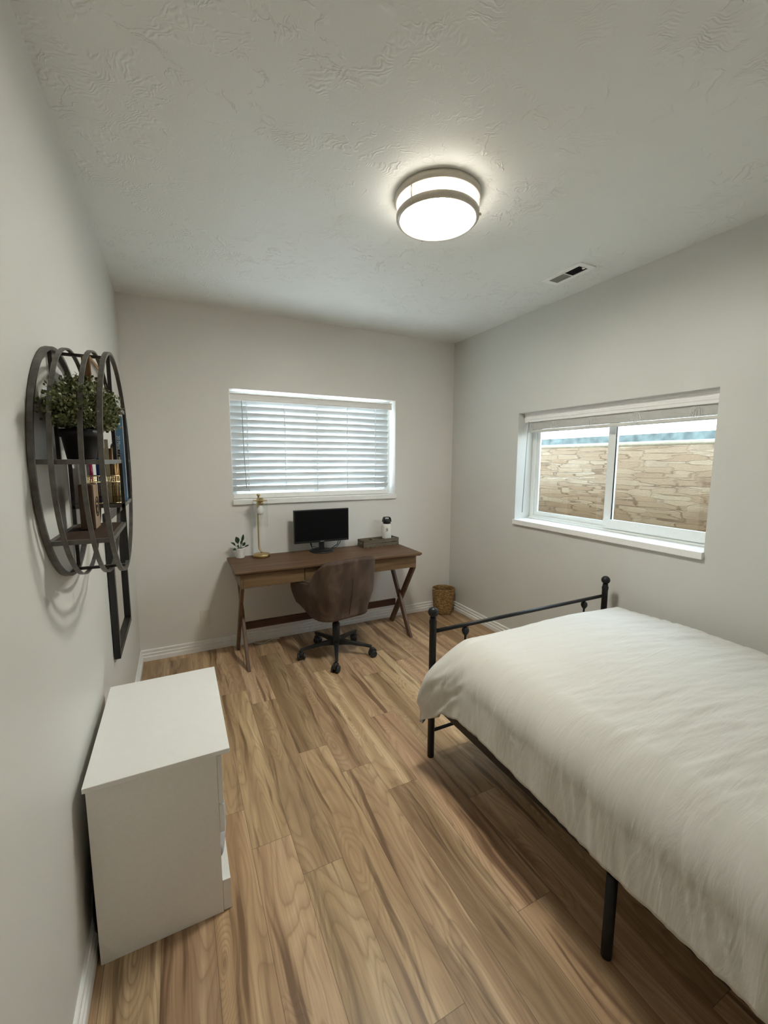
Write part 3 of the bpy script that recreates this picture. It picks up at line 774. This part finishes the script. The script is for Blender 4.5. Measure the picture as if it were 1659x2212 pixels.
# emblem printed on the body: ring head with a small striding figure below
def onb(x, z, r=.0440):
    a = x / r - 1.95
    return (BB.x + r * cos(a), BB.y + r * sin(a), BB.z + z)
mb = MB(); cz = .139
mb.tube([onb(.0085 * cos(radians(t)) * .95, cz + .0085 * sin(radians(t))) for t in range(-35, 216, 12)], .0014, 5)
mb.tube([onb(-.0045, cz + .001), onb(0, cz + .002), onb(.0045, cz + .001)], .001, 5)
mb.sphere(onb(0, cz - .006, .0437), .0042, 10)
mb.tube([onb(-.001, cz - .008), onb(-.0045, cz - .014), onb(-.0085, cz - .021)], .0014, 5); mb.tube([onb(.001, cz - .008), onb(.005, cz - .014), onb(.0095, cz - .021)], .0014, 5)
mb.build('emblem', M['burn'], bo)
def teal(u, v):
    x = .064 + .105 * u; y = -.050 + .045 * v
    return CT2 @ Vector((x, y, .058 + .010 * noise.noise(Vector((u * 4, v * 4, 1))) + .004 * sin(9 * u)))
tc = MB().grid(teal, 14, 8).build('crumpled_paper', M['teal'], None, solid=.001)
recenter(tc, CT2 @ Vector((.115, -.03, .058))); tag(tc, 'crumpled teal paper in the crate below the white bottle', 'paper')

# ------------------------------------------------------------------ wicker basket
bkx, bky = 2.705, -.128
bk = empty('waste_basket', (bkx, bky, 0), 'woven brown wicker waste basket in the corner right of the desk', 'basket')
prof = []
for i in range(49):
    t = i / 48; r = .090 + .020 * t + .004 * sin(pi * t); prof.append((r + (.0016 if i % 2 else -.0012), .004 + .248 * t))
mb = MB(); n = 72; vs = []; fs = []
for i, (r, h) in enumerate(prof):
    for k in range(n):
        a = 2 * pi * k / n; rr = r + .0018 * (1 if ((k // 3) + i // 2) % 2 else -1); vs.append((bkx + rr * cos(a), bky + rr * sin(a), h))
for i in range(len(prof) - 1):
    for k in range(n): l = (k + 1) % n; fs.append((i * n + k, i * n + l, (i + 1) * n + l, (i + 1) * n + k))
mb.add(vs, fs, True); mb.add(vs[:n], [tuple(range(n - 1, -1, -1))]); mb.build('woven_wall', M['wicker'], bk, solid=.006, off=-1)
MB().tube([(bkx + .110 * cos(2 * pi * i / 48), bky + .110 * sin(2 * pi * i / 48), .252) for i in range(48)], .0055, 8, closed=True).build('rim', M['wicker'], bk)

# ------------------------------------------------------------------ outlet plate, cord, black sheet behind dresser
pl = MB().box(.4305, .5005, -.008, 0, .214, .338).build('wall_plate', M['plate'], bevel=.002); recenter(pl, (.4655, 0, .276))
tag(pl, 'blank white wall plate low on the back wall left of the desk', 'wall plate')
cd = MB().tube([(.655, -.024, .115), (.662, -.022, .07), (.650, -.024, .035), (.672, -.03, .005), (.70, -.05, .0035), (.76, -.03, .0035), (.83, -.035, .0035), (.87, -.075, .0035), (.92, -.085, .0035), (.96, -.05, .0035), (1.0, -.035, .0035), (1.05, -.045, .0035)], .003, 8).build('power_cord', M['cord'])
recenter(cd, (.80, -.04, 0)); tag(cd, 'thin white power cord lying on the floor along the baseboard under the desk', 'cord')

# ------------------------------------------------------------------ mirror
mr = empty('wall_mirror', (0, -1.01, .60), 'black framed rectangular mirror hung on the left wall behind the round shelf', 'mirror')
y0, y1, z0, z1 = -1.285, -.735, .590, 1.30
mb = MB(); fw = .034
mb.box(.003, .030, y0, y1, z0, z0 + fw); mb.box(.003, .030, y0, y1, z1 - fw, z1); mb.box(.003, .030, y0, y0 + fw, z0 + fw, z1 - fw); mb.box(.003, .030, y1 - fw, y1, z0 + fw, z1 - fw)
mb.build('frame', M['mframe'], mr, bevel=.002)
MB().box(.006, .014, y0 + fw - .003, y1 - fw + .003, z0 + fw - .003, z1 - fw + .003).build('mirror_glass', M['mirror'], mr)

# ------------------------------------------------------------------ round wall shelf
SY, SZ, SR, SD = -1.958, 1.532, .345, .150
rs = empty('round_wall_shelf', (0, SY, SZ), 'round grey iron wall shelf of hoops with dark wooden boards on the left wall', 'wall shelf')
def hoop(x0, x1, th, mat):
    n = 96; vs = []; fs = []
    for k in range(n):
        a = 2 * pi * k / n
        for x, r in ((x0, SR), (x1, SR), (x1, SR - th), (x0, SR - th)): vs.append((x, SY + r * cos(a), SZ + r * sin(a)))
    for k in range(n):
        l = (k + 1) % n
        for j in range(4): fs.append((k * 4 + j, k * 4 + (j + 1) % 4, l * 4 + (j + 1) % 4, l * 4 + j))
    mb = MB(); mb.add(vs, fs, False); return mb.build('hoop', mat, rs)
for x0, x1, th in ((.002, .015, .010), (.040, .051, .005), (.102, .113, .005), (.143, .155, .008)): hoop(x0, x1, th, M['iron'])
def zc(y): return sqrt(max(0, (SR - .008) ** 2 - (y - SY) ** 2))
ZA, ZB, ZC, ZD = 1.548, 1.398, 1.335, 1.728
yP1, yP2, yP3 = -2.030, -1.895, -1.675
for x in (.0085, .149):
    for y, za, zb in ((yP1, ZA, SZ + zc(yP1)), (yP2, SZ - zc(yP2), ZA), (yP3, ZB, ZD)):
        MB().box(x - .005, x + .005, y - .005, y + .005, za, zb).build('post', M['iron_dk'], rs)
for z, y in ((SZ + SR - .012, SY), (SZ - SR + .012, SY)):
    MB().box(.010, .148, y - .006, y + .006, z - .004, z + .004).build('cross_bar', M['iron_dk'], rs)
def hc(z): return sqrt((SR - .010) ** 2 - (z - SZ) ** 2)
def board(z, ya, yb):
    mb = MB(); mb.box(.006, .018, ya, yb, z - .012, z); mb.box(.140, .152, ya, yb, z - .012, z); mb.box(.018, .140, ya, ya + .010, z - .012, z); mb.box(.018, .140, yb - .010, yb, z - .012, z)
    fr = mb.build('shelf_frame', M['iron'], rs)
    MB().box(.018, .140, ya + .010, yb - .010, z - .010, z - .001).build('shelf_board', M['shelfwood'], fr)
board(ZA, SY - hc(ZA) , yP2 + .005)
MB().box(.143, .152, yP3 + .005, SY + hc(ZA), ZA - .010, ZA - .001).build('brace', M['iron_dk'], rs)
board(ZB, yP2 - .005, SY + hc(ZB)); board(ZC, SY - hc(ZC), yP2 + .005); board(ZD, yP1 - .005, SY + hc(ZD))

# plant on the shelf
bp = (.078, -2.115, ZA)
fp = empty('potted_shrub', bp, 'bushy green faux boxwood in a black plastic pot on the round shelf', 'plant')
MB().lathe([(.001, .0005), (.034, .0005), (.035, .004), (.0435, .062), (.048, .062), (.049, .084), (.045, .084), (.043, .07), (.001, .068)], bp, 32).build('pot', M['bpot'], fp)
rg = random.Random(11)
mbl = MB(); mbs = MB()
cen = Vector((.090, -2.105, 1.684)); rad = Vector((.074, .205, .070))
for i in range(430):
    while True:
        q = Vector((rg.uniform(-1, 1), rg.uniform(-1, 1), rg.uniform(-.95, 1)))
        if .35 < q.length < 1: break
    tipp = cen + Vector((q.x * rad.x, q.y * rad.y, q.z * rad.z)); tipp.z += .018 * noise.noise(tipp * 18); tipp.x = max(.018, tipp.x)
    basep = Vector((bp[0] + rg.uniform(-.02, .02), bp[1] + rg.uniform(-.02, .02), ZA + .070))
    mdp = (basep + tipp) / 2 + Vector((0, 0, .02))
    if i % 3 == 0: mbs.tube([basep, mdp, tipp], .0013, 4, cap=False)
    out = (tipp - basep).normalized()
    for j in range(20):
        c = tipp + Vector((max(-.02, min(.02, rg.gauss(0, .011))), max(-.024, min(.024, rg.gauss(0, .013))), max(-.02, min(.02, rg.gauss(0, .011))))); c.x = max(.008, c.x)
        d = (out + Vector((rg.uniform(-1, 1), rg.uniform(-1, 1), rg.uniform(-.6, 1)))).normalized()
        s = d.cross(Vector((rg.uniform(-1, 1), rg.uniform(-1, 1), rg.uniform(-1, 1)))).normalized(); L = rg.uniform(.008, .0125); w = L * .38
        if c.z < ZA + .088: c.z = ZA + .088 + rg.uniform(0, .012)
        mbl.m = 1 if rg.random() < .22 + .25 * max(0, q.x) else 0
        nn = d.cross(s) * .001
        mbl.add([tuple(c), tuple(c + d * L * .5 + s * w + nn), tuple(c + d * L), tuple(c + d * L * .5 - s * w + nn)], [(0, 1, 2, 3)])
mbl.build('foliage', [M['bleaf'], M['bleaf2']], fp, fix=False); mbs.build('branches', M['branch'], fp, fix=False)

# wood block with burnt emblem
wb = empty('wooden_block', (.069, -2.0, ZC), 'upright walnut block with a burnt round mark on the lowest shelf board', 'ornament')
MB().box(.050, .0865, -2.050, -1.962, ZC + .0005, ZC + .138).build('block', M['block1'], wb, bevel=.003)
MB().box(.0865, .0885, -2.048, -1.964, ZC + .0025, ZC + .136).build('face', M['block2'], wb)
mb = MB(); yc, zc_ = -2.006, ZC + .068
mb.tube([(.0890, yc + .026 * cos(2 * pi * i / 30), zc_ + .030 * sin(2 * pi * i / 30)) for i in range(30)], .0017, 5, closed=True)
mb.tube([(.0890, yc + (.004 + .0016 * i) * cos(i * .55), zc_ - .004 + (.004 + .0016 * i) * sin(i * .55)) for i in range(11)], .0014, 5)
mb.tube([(.0890, yc - .004, zc_ + .012), (.0890, yc + .002, zc_ + .020), (.0890, yc + .010, zc_ + .010)], .0014, 5)
mb.build('burnt_mark', M['burn'], wb)

# picture frame on the top board
pf = empty('picture_frame', (.09, -1.92, ZD), 'wooden picture frame standing on the top shelf board behind the plant', 'picture frame')
y0, y1, z0, z1 = -2.005, -1.832, ZD + .0005, 1.858
MB().box(.078, .098, y0, y1, z0, z1).build('frame', M['frameside'], pf, bevel=.001)
mb = MB(); f = .014
mb.box(.098, .101, y0, y1, z0, z0 + f); mb.box(.098, .101, y0, y1, z1 - f, z1); mb.box(.098, .101, y0, y0 + f * .5, z0 + f, z1 - f); mb.box(.098, .101, y1 - f, y1, z0 + f, z1 - f)
mb.build('front_moulding', M['framewood'], pf)
MB().box(.098, .0992, y0 + f * .5, y1 - f, z0 + f, z1 - f).build('picture', M['picture'], pf)
# clear glass ornament
gm = MB(); gm.lathe([(.001, .0005), (.012, .0005), (.012, .022), (.006, .027), (.013, .040), (.001, .050)], (.138, -1.765, ZD), 6)
g = gm.build('glass_ornament', M['clear']); recenter(g, (.138, -1.765, ZD)); tag(g, 'small clear faceted glass ornament on the top shelf board beside the hoop', 'ornament')

# wire pen cups
def wire_cup(cx, cy, label, hx=.021, hy=.026, h=.094):
    e = empty('wire_pen_cup', (cx, cy, ZB), label, 'pen cup', 'gold wire pen cups')
    mb = MB(); z0 = ZB + .001
    per = []
    for i in range(9): per.append((-hx + 2 * hx * i / 8, -hy))
    for i in range(1, 9): per.append((hx, -hy + 2 * hy * i / 8))
    for i in range(1, 9): per.append((hx - 2 * hx * i / 8, hy))
    for i in range(1, 8): per.append((-hx, hy - 2 * hy * i / 8))
    for x, y in per: mb.tube([(cx + x * .86, cy + y * .86, z0), (cx + x, cy + y, z0 + h)], .0009, 4)
    mb.build('wires', M['goldwire'], e)
    for k, t in ((1, 1.0), (.97, .78), (.86, .012)):
        mb2 = MB(); mb2.tube([(cx + sx * hx * k, cy + sy * hy * k, z0 + h * t) for sx, sy in ((-1, -1), (1, -1), (1, 1), (-1, 1))], .0016, 5, closed=True); mb2.build('ring', M['goldwire'], e)
    MB().box(cx - hx * .84, cx + hx * .84, cy - hy * .84, cy + hy * .84, z0, z0 + .0015).build('bottom', M['goldwire'], e)
wire_cup(.070, -1.852, 'gold wire pen cup nearest the wall holding the pink and blue markers')
wire_cup(.120, -1.850, 'gold wire pen cup at the outer edge holding brushes and pencils')
def stick(name, a, b, r, mat, label, cat, tipmat=None, group=None):
    e = empty(name, a, label, cat, group)
    MB().tube([a, b], r, 8).build('barrel', mat, e)
    a, b = Vector(a), Vector(b); d = (b - a).normalized()
    MB().tube([b, b + d * .008, b + d * .014], r, 8, r_list=[r, r * .75, r * .2]).build('tip', tipmat or mat, e)
z0 = ZB + .003
stick('marker_pen', (.062, -1.862, z0), (.058, -1.868, 1.548), .006, M['pink'], 'bright pink marker standing in the wire cup nearest the wall', 'marker')
stick('marker_pen', (.078, -1.858, z0), (.079, -1.862, 1.545), .006, M['blue'], 'dark blue marker standing in the wire cup nearest the wall', 'marker')
stick('paint_brush', (.115, -1.860, z0), (.1235, -1.868, 1.588), .0042, M['brushw'], 'brown paint brush standing upright in the outer wire cup', 'brush', M['darkbead'])
stick('pencil', (.122, -1.850, z0), (.134, -1.846, 1.535), .0034, M['pencil'], 'yellow-brown pencil leaning towards the hoop in the outer wire cup', 'pencil', M['darkbead'])
stick('pencil', (.128, -1.862, z0), (.128, -1.866, 1.530), .0034, M['pencil'], 'upright yellow-brown pencil at the near side of the outer wire cup', 'pencil', M['cream'])
bs = empty('beaded_stick', (.126, -1.842, z0), 'thin wooden stick with dark beads at its top in the outer wire cup', 'stick')
MB().tube([(.126, -1.842, z0), (.1415, -1.842, 1.560)], .002, 6).build('rod', M['pencil'], bs)
mb = MB()
for k in range(3): mb.sphere((.1413 + .0006 * k, -1.842, 1.562 + .0085 * k), .0055 - .0003 * k, 10, .8)
mb.build('beads', M['darkbead'], bs)
ru = MB().box(.103, .114, -1.873, -1.8715, z0, 1.615).build('ruler', M['cream']); recenter(ru, (.108, -1.872, z0)); tag(ru, 'cream coloured ruler standing upright in the outer wire cup', 'ruler')

# books on the lower right board
bb = empty('paperback_book', (.131, -1.75, ZB), 'tall blue book with white lettering on its spine standing on the lower right shelf board', 'book')
BT = Matrix.Translation((.141, -1.80, ZB + .0005)) @ Matrix.Rotation(radians(6), 4, 'Z')
MB(BT).box(-.0125, .0125, 0, .098, 0, .302).build('cover', M['bluebook'], bb, bevel=.001)
MB(BT).box(-.0105, .0105, .003, .096, .302, .3035).build('pages', M['paper'], bb)
text_mesh('lettering', '20 Marathon', .0145, M['white_ink'], BT @ Matrix.Translation((-.0035, -.0006, .196)) @ Matrix.Rotation(pi / 2, 4, 'X') @ Matrix.Rotation(-pi / 2, 4, 'Z'), bb)
rb = empty('paperback_book', (.08, -1.655, ZB), 'thin red book standing behind the blue one beside the hoop', 'book')
MB().box(.045, .139, -1.662, -1.652, ZB + .0005, 1.590).build('cover', M['redbook'], rb, bevel=.001)
MB().box(.046, .1395, -1.6605, -1.6535, ZB + .0015, 1.589).build('pages', M['paper'], rb)
nb = MB().box(.022, .034, -1.86, -1.74, ZB + .0005, 1.535).build('panel', M['paper'], bevel=.001); recenter(nb, (.028, -1.80, ZB)); tag(nb, 'thin white panel upright by the wall on the lower right shelf board', 'panel')  # plain white box standing upright close to the wall

# ------------------------------------------------------------------ dresser
dr = empty('nightstand', (.22, -1.90, 0), 'white laminate drawer unit standing against the left wall in the foreground', 'nightstand')
ya, yb, zt = -2.196, -1.606, .606
MB().box(.024, .427, ya - .010, yb + .010, zt - .016, zt).build('top_panel', M['dtop'], dr, bevel=.0015)
MB().box(.030, .386, ya, ya + .016, 0, zt - .016).build('side_panel', M['dresser'], dr, bevel=.001)
MB().box(.030, .386, yb - .016, yb, 0, zt - .016).build('side_panel', M['dresser'], dr, bevel=.001)
MB().box(.034, .040, ya + .016, yb - .016, .02, zt - .016).build('back_panel', M['dresser'], dr)
MB().box(.040, .384, ya + .016, yb - .016, .118, .128).build('shelf', M['dresser'], dr)
MB().box(.3865, .402, ya + .004, yb - .004, .405, .578).build('drawer_front', M['dtop'], dr, bevel=.001)
MB().box(.3865, .402, ya + .004, yb - .004, .300, .400).build('drawer_front', M['dtop'], dr, bevel=.001)
mb = MB(); mb.box(.3865, .412, ya + .002, yb - .002, .002, .118); mb.build('drawer_front', M['dresser'], dr, bevel=.001)
def cloth(u, v):
    y = -2.185 + .42 * u; th = pi * v
    r = .034 * sin(pi * min(1, max(0, u * .98 + .01))) ** .6 * (1 + .25 * noise.noise(Vector((u * 5, v * 2, 3))))
    return (.384 + r * sin(th), y, .215 + .075 * sin(pi * min(1, max(0, u * .98 + .01))) ** .5 * cos(th) + .006 * noise.noise(Vector((u * 9, v * 3, 1))))
gc = MB().grid(cloth, 30, 14).build('folded_cloth', M['greycloth'], None, solid=.004); recenter(gc, (.39, -1.98, .14)); tag(gc, 'grey cloth bulging out of the front of the white drawer unit', 'cloth')
# black curved sheet filling the gap between drawer unit and wall
def gap_sheet(u, v):
    a = pi * v; y = -2.186 + .36 * u
    sgn = sin(pi * min(1, max(0, .12 + u * .86))) ** .5
    return (.0280 - .0155 * sin(a) ** .8 * sgn, y, .105 + .235 * (.5 - .5 * cos(a)) * sgn)
bg = MB().grid(gap_sheet, 24, 14).build('black_gap_sheet', M['blacksheet'], None, solid=.0015); recenter(bg, (.022, -2.0, .115)); tag(bg, 'black curved sheet between the white drawer unit and the left wall', 'cloth')

# ------------------------------------------------------------------ bed
bd = empty('bed_frame', (2.10, -2.85, 0), 'black metal bed frame with ball finials on its footboard posts', 'bed frame')
PX0, PX1, PYF, PYH = 1.442, 2.755, -1.862, -3.90
for x, y, h in ((PX0, PYF, .765), (PX1, PYF, .765), (PX0, PYH, 1.02), (PX1, PYH, 1.02)):
    mb = MB(); mb.lathe([(.001, 0), (.0165, 0), (.018, .004), (.018, h - .04), (.0195, h - .036), (.0195, h - .02), (.015, h - .012), (.018, h - .006), (.012, h), (.001, h)], (x, y, 0), 20)
    p = mb.build('post', M['black_metal'], bd)
    MB().sphere((x, y, h + .024), .0265, 24).build('finial', M['black_metal'], p)
for y, zz in ((PYF, .687), (PYH, .93)):
    MB().tube([(PX0 + .015, y, zz), (PX1 - .015, y, zz)], .0105, 12).build('top_rail', M['black_metal'], bd)
    MB().tube([(PX0 + .015, y, .144), (PX1 - .015, y, .144)], .0085, 12).build('lower_rail', M['black_metal'], bd)
for x in (PX0 + .205, PX1 - .19):
    mb = MB(); mb.tube([(x, PYF, .144), (x, PYF, .687)], .006, 10); mb.lathe([(.001, -.026), (.008, -.026), (.017, -.012), (.020, 0), (.017, .012), (.010, .019), (.001, .02)], (x, PYF, .655), 18)
    mb.build('spindle', M['black_metal'], bd)
for x in (PX0 + .018, PX1 - .018):
    MB().box(x - .013, x + .013, PYH + .018, PYF - .018, .288, .335).build('side_rail', M['black_metal'], bd, bevel=.002)
MB().box(PX0 + .032, PX1 - .032, PYF - .048, PYF - .02, .285, .335).build('end_rail', M['black_metal'], bd)
MB().box(PX0 + .032, PX1 - .032, PYH + .02, PYH + .048, .285, .335).build('end_rail', M['black_metal'], bd)
for i in range(9):
    y = PYF - .18 - i * .21; MB().box(PX0 + .032, PX1 - .032, y - .02, y + .02, .318, .334).build('slat', M['black_metal'], bd)
for x in (PX0 - .004, (PX0 + PX1) / 2, PX1 + .004):
    MB().lathe([(.001, 0), (.015, 0), (.0165, .004), (.0165, .29 if x != (PX0 + PX1) / 2 else .318), (.001, .29 if x != (PX0 + PX1) / 2 else .318)], (x + (.014 if x < 2 else -.014 if x > 2.2 else 0), -2.866 if abs(x - (PX0 + PX1) / 2) > .1 else -2.875, 0), 16).build('leg', M['black_metal'], bd)

mt = MB().box(1.475, 2.725, -3.86, -1.945, .336, .575).build('mattress', M['mattress'], bevel=.05, seg=5); recenter(mt, (2.10, -2.9, .336))
tag(mt, 'mattress on the black bed frame hidden under the duvet', 'mattress')

def ee(d, R, fl):
    q = R * pi / 2
    if d <= 0: return 0, 0
    if d < q: return R * sin(d / R), R * (1 - cos(d / R))
    return R + (d - q) * fl, R + (d - q)
bxn, bxf, byf = 1.560, 2.64, -2.045
R1, R2, R3 = .150, .14, .145
DN, DF, DFo = .235 + .135, .22 + .12, .228 + .16
YE = -3.90
nu, nv = 190, 250
Ltot = DN + (bxf - bxn) + DF
Vtot = DFo + (byf - YE)
def duvet(u, v):
    s = u * Ltot; t = v * Vtot
    dx = max(0, DN - s); dfx = max(0, s - DN - (bxf - bxn)); dy = max(0, DFo - t)
    x = bxn + (s - DN) if dx == 0 and dfx == 0 else (bxn if dx > 0 else bxf)
    y = byf - (t - DFo) if dy == 0 else byf
    # corner: the hanging flap is rounded off
    dd = sqrt(dx * dx + dy * dy); sc = 1; ph = 0
    if dx > 0 and dy > 0:
        ph = math.atan2(dy, dx); dm = .372
        if dd > dm: dx *= dm / dd; dy *= dm / dd; dd = dm
        sc = 1 + .36 * abs(sin(2 * ph)) ** .8
    ox, zx = ee(dx, R1, .13); of, zf = ee(dfx, R2, .02); oy, zy = ee(dy * (1 if dx == 0 else 1), R3, .02)
    if dx > 0 and dy > 0:
        _, zz = ee(dd * sc, .15, 0)
        bl_ = sin(2 * ph); ox += .074 * bl_ * sst(0, .18, zz) - .04 * bl_ * sst(.28, .38, zz); oy += .012 * bl_
    else: zz = zx + zy
    zz = zz + zf if dy == 0 or dfx == 0 else max(zz, zf)
    x = x - ox + of; y = y + oy
    cx = (x - 2.1) / .62; crown = .040 * (1 - min(1, cx * cx)) * sst(.0, .5, -1.95 - y + .1)
    z = .674 + crown * 1.0 - zz + .012 * noise.noise(Vector((x * 2.3, y * 2.3, 1)))
    if dx > 0 and dy == 0: z += .012 * noise.noise(Vector((y * 4, 7, 2))) * min(1, dx / .3)
    z -= min(1, dx / DN) * (.032 * sst(-2.16, -2.045, y) + .034 * sst(-2.30, -2.85, y))
    p = Vector((x, y, z))
    # wrinkles
    side = min(1, dx / .25); top = 1 - side
    env = .35 + .65 * max(0, noise.noise(Vector((x * 1.7 + 5, y * 1.5, 4))) + .35)
    r1 = 1 - abs(noise.noise(Vector((x * 2.6, y * 17 + x * 3.0, 2)))) * 2
    r2 = 1 - abs(noise.noise(Vector((x * 5, y * 34 + x * 9, 8)))) * 2
    w = top * env * (.0085 * r1 + .0040 * r2) * (1 - min(1, dy / .2) * .5)
    f1 = noise.noise(Vector((y * 13 - z * 3.5, z * 2.6, 5))); f2 = 1 - 2 * abs(noise.noise(Vector((y * 27 - z * 7, z * 3, 9))))
    ws = side * (.0105 * f1 + .0055 * f2)
    cor = min(1, max(0, 1 - abs(y + 2.02) / .22)) * side
    g = 1 - 2 * abs(noise.noise(Vector((y * 16 + z * 11, z * 4, 3)))); ws += cor * .014 * g
    p.z += w * top + .25 * ws; p.x -= ws; 
    if dy > 0: p.y += .006 * noise.noise(Vector((x * 14, z * 3, 6))) * min(1, dy / .2)
    return p
mb = MB(); mb.grid(duvet, nu, nv)
dv = mb.build('duvet', M['duvet'], None, fix=False, solid=.018, off=-1); recenter(dv, (2.10, -2.9, .5))
bmx = bmesh.new(); bmx.from_mesh(dv.data); bmesh.ops.remove_doubles(bmx, verts=bmx.verts, dist=.0015); bmesh.ops.dissolve_degenerate(bmx, dist=.0005, edges=bmx.edges); bmesh.ops.recalc_face_normals(bmx, faces=bmx.faces)
if sum(f.normal.z for f in bmx.faces) < 0: bmesh.ops.reverse_faces(bmx, faces=bmx.faces)
for f_ in bmx.faces: f_.smooth = True
bmx.to_mesh(dv.data); bmx.free()
tag(dv, 'plain off-white wrinkled duvet spread over the bed and draping its side', 'duvet')

# ------------------------------------------------------------------ world, camera, render look
w = bpy.data.worlds.new('sky'); SC.world = w; w.use_nodes = True
nt = w.node_tree; nt.nodes.clear()
bgn = nt.nodes.new('ShaderNodeBackground'); ow = nt.nodes.new('ShaderNodeOutputWorld')
tc_ = nt.nodes.new('ShaderNodeTexCoord'); sep = nt.nodes.new('ShaderNodeSeparateXYZ'); rp = nt.nodes.new('ShaderNodeValToRGB')
nt.links.new(tc_.outputs['Generated'], sep.inputs[0]); nt.links.new(sep.outputs[2], rp.inputs[0])
rp.color_ramp.elements[0].position = 0; rp.color_ramp.elements[0].color = (.84, .94, 1, 1); rp.color_ramp.elements[1].position = .6; rp.color_ramp.elements[1].color = (.66, .83, 1, 1)
nt.links.new(rp.outputs[0], bgn.inputs[0]); bgn.inputs[1].default_value = 8.5; nt.links.new(bgn.outputs[0], ow.inputs[0])

cam = bpy.data.cameras.new('camera'); co = bpy.data.objects.new('camera', cam); COL.objects.link(co)
FPX, YAW, PIT, ROL = 903.0763, .4599, -.1236, .0034
F = Vector((sin(YAW) * cos(PIT), cos(YAW) * cos(PIT), sin(PIT))); R0 = Vector((cos(YAW), -sin(YAW), 0)); U0 = R0.cross(F)
Rr = R0 * cos(ROL) + U0 * sin(ROL); Uu = -R0 * sin(ROL) + U0 * cos(ROL)
mat = Matrix((Rr, Uu, -F)).transposed().to_4x4(); mat.translation = Vector((.3163, -3.5708, 1.5493))
co.matrix_world = mat
cam.sensor_fit = 'HORIZONTAL'; cam.sensor_width = 36; cam.lens = FPX / 1659 * 36; cam.clip_start = .02
SC.camera = co
SC.view_settings.view_transform = 'Standard'; SC.view_settings.look = 'None'; SC.view_settings.exposure = .13
SC.cycles.use_denoising = True
SC.cycles.use_adaptive_sampling = True; SC.cycles.adaptive_threshold = .22; SC.cycles.adaptive_min_samples = 16
SC.cycles.max_bounces = 9; SC.cycles.diffuse_bounces = 6; SC.cycles.transparent_max_bounces = 16
SC.cycles.sample_clamp_indirect = 6; SC.cycles.caustics_reflective = False; SC.cycles.caustics_refractive = False
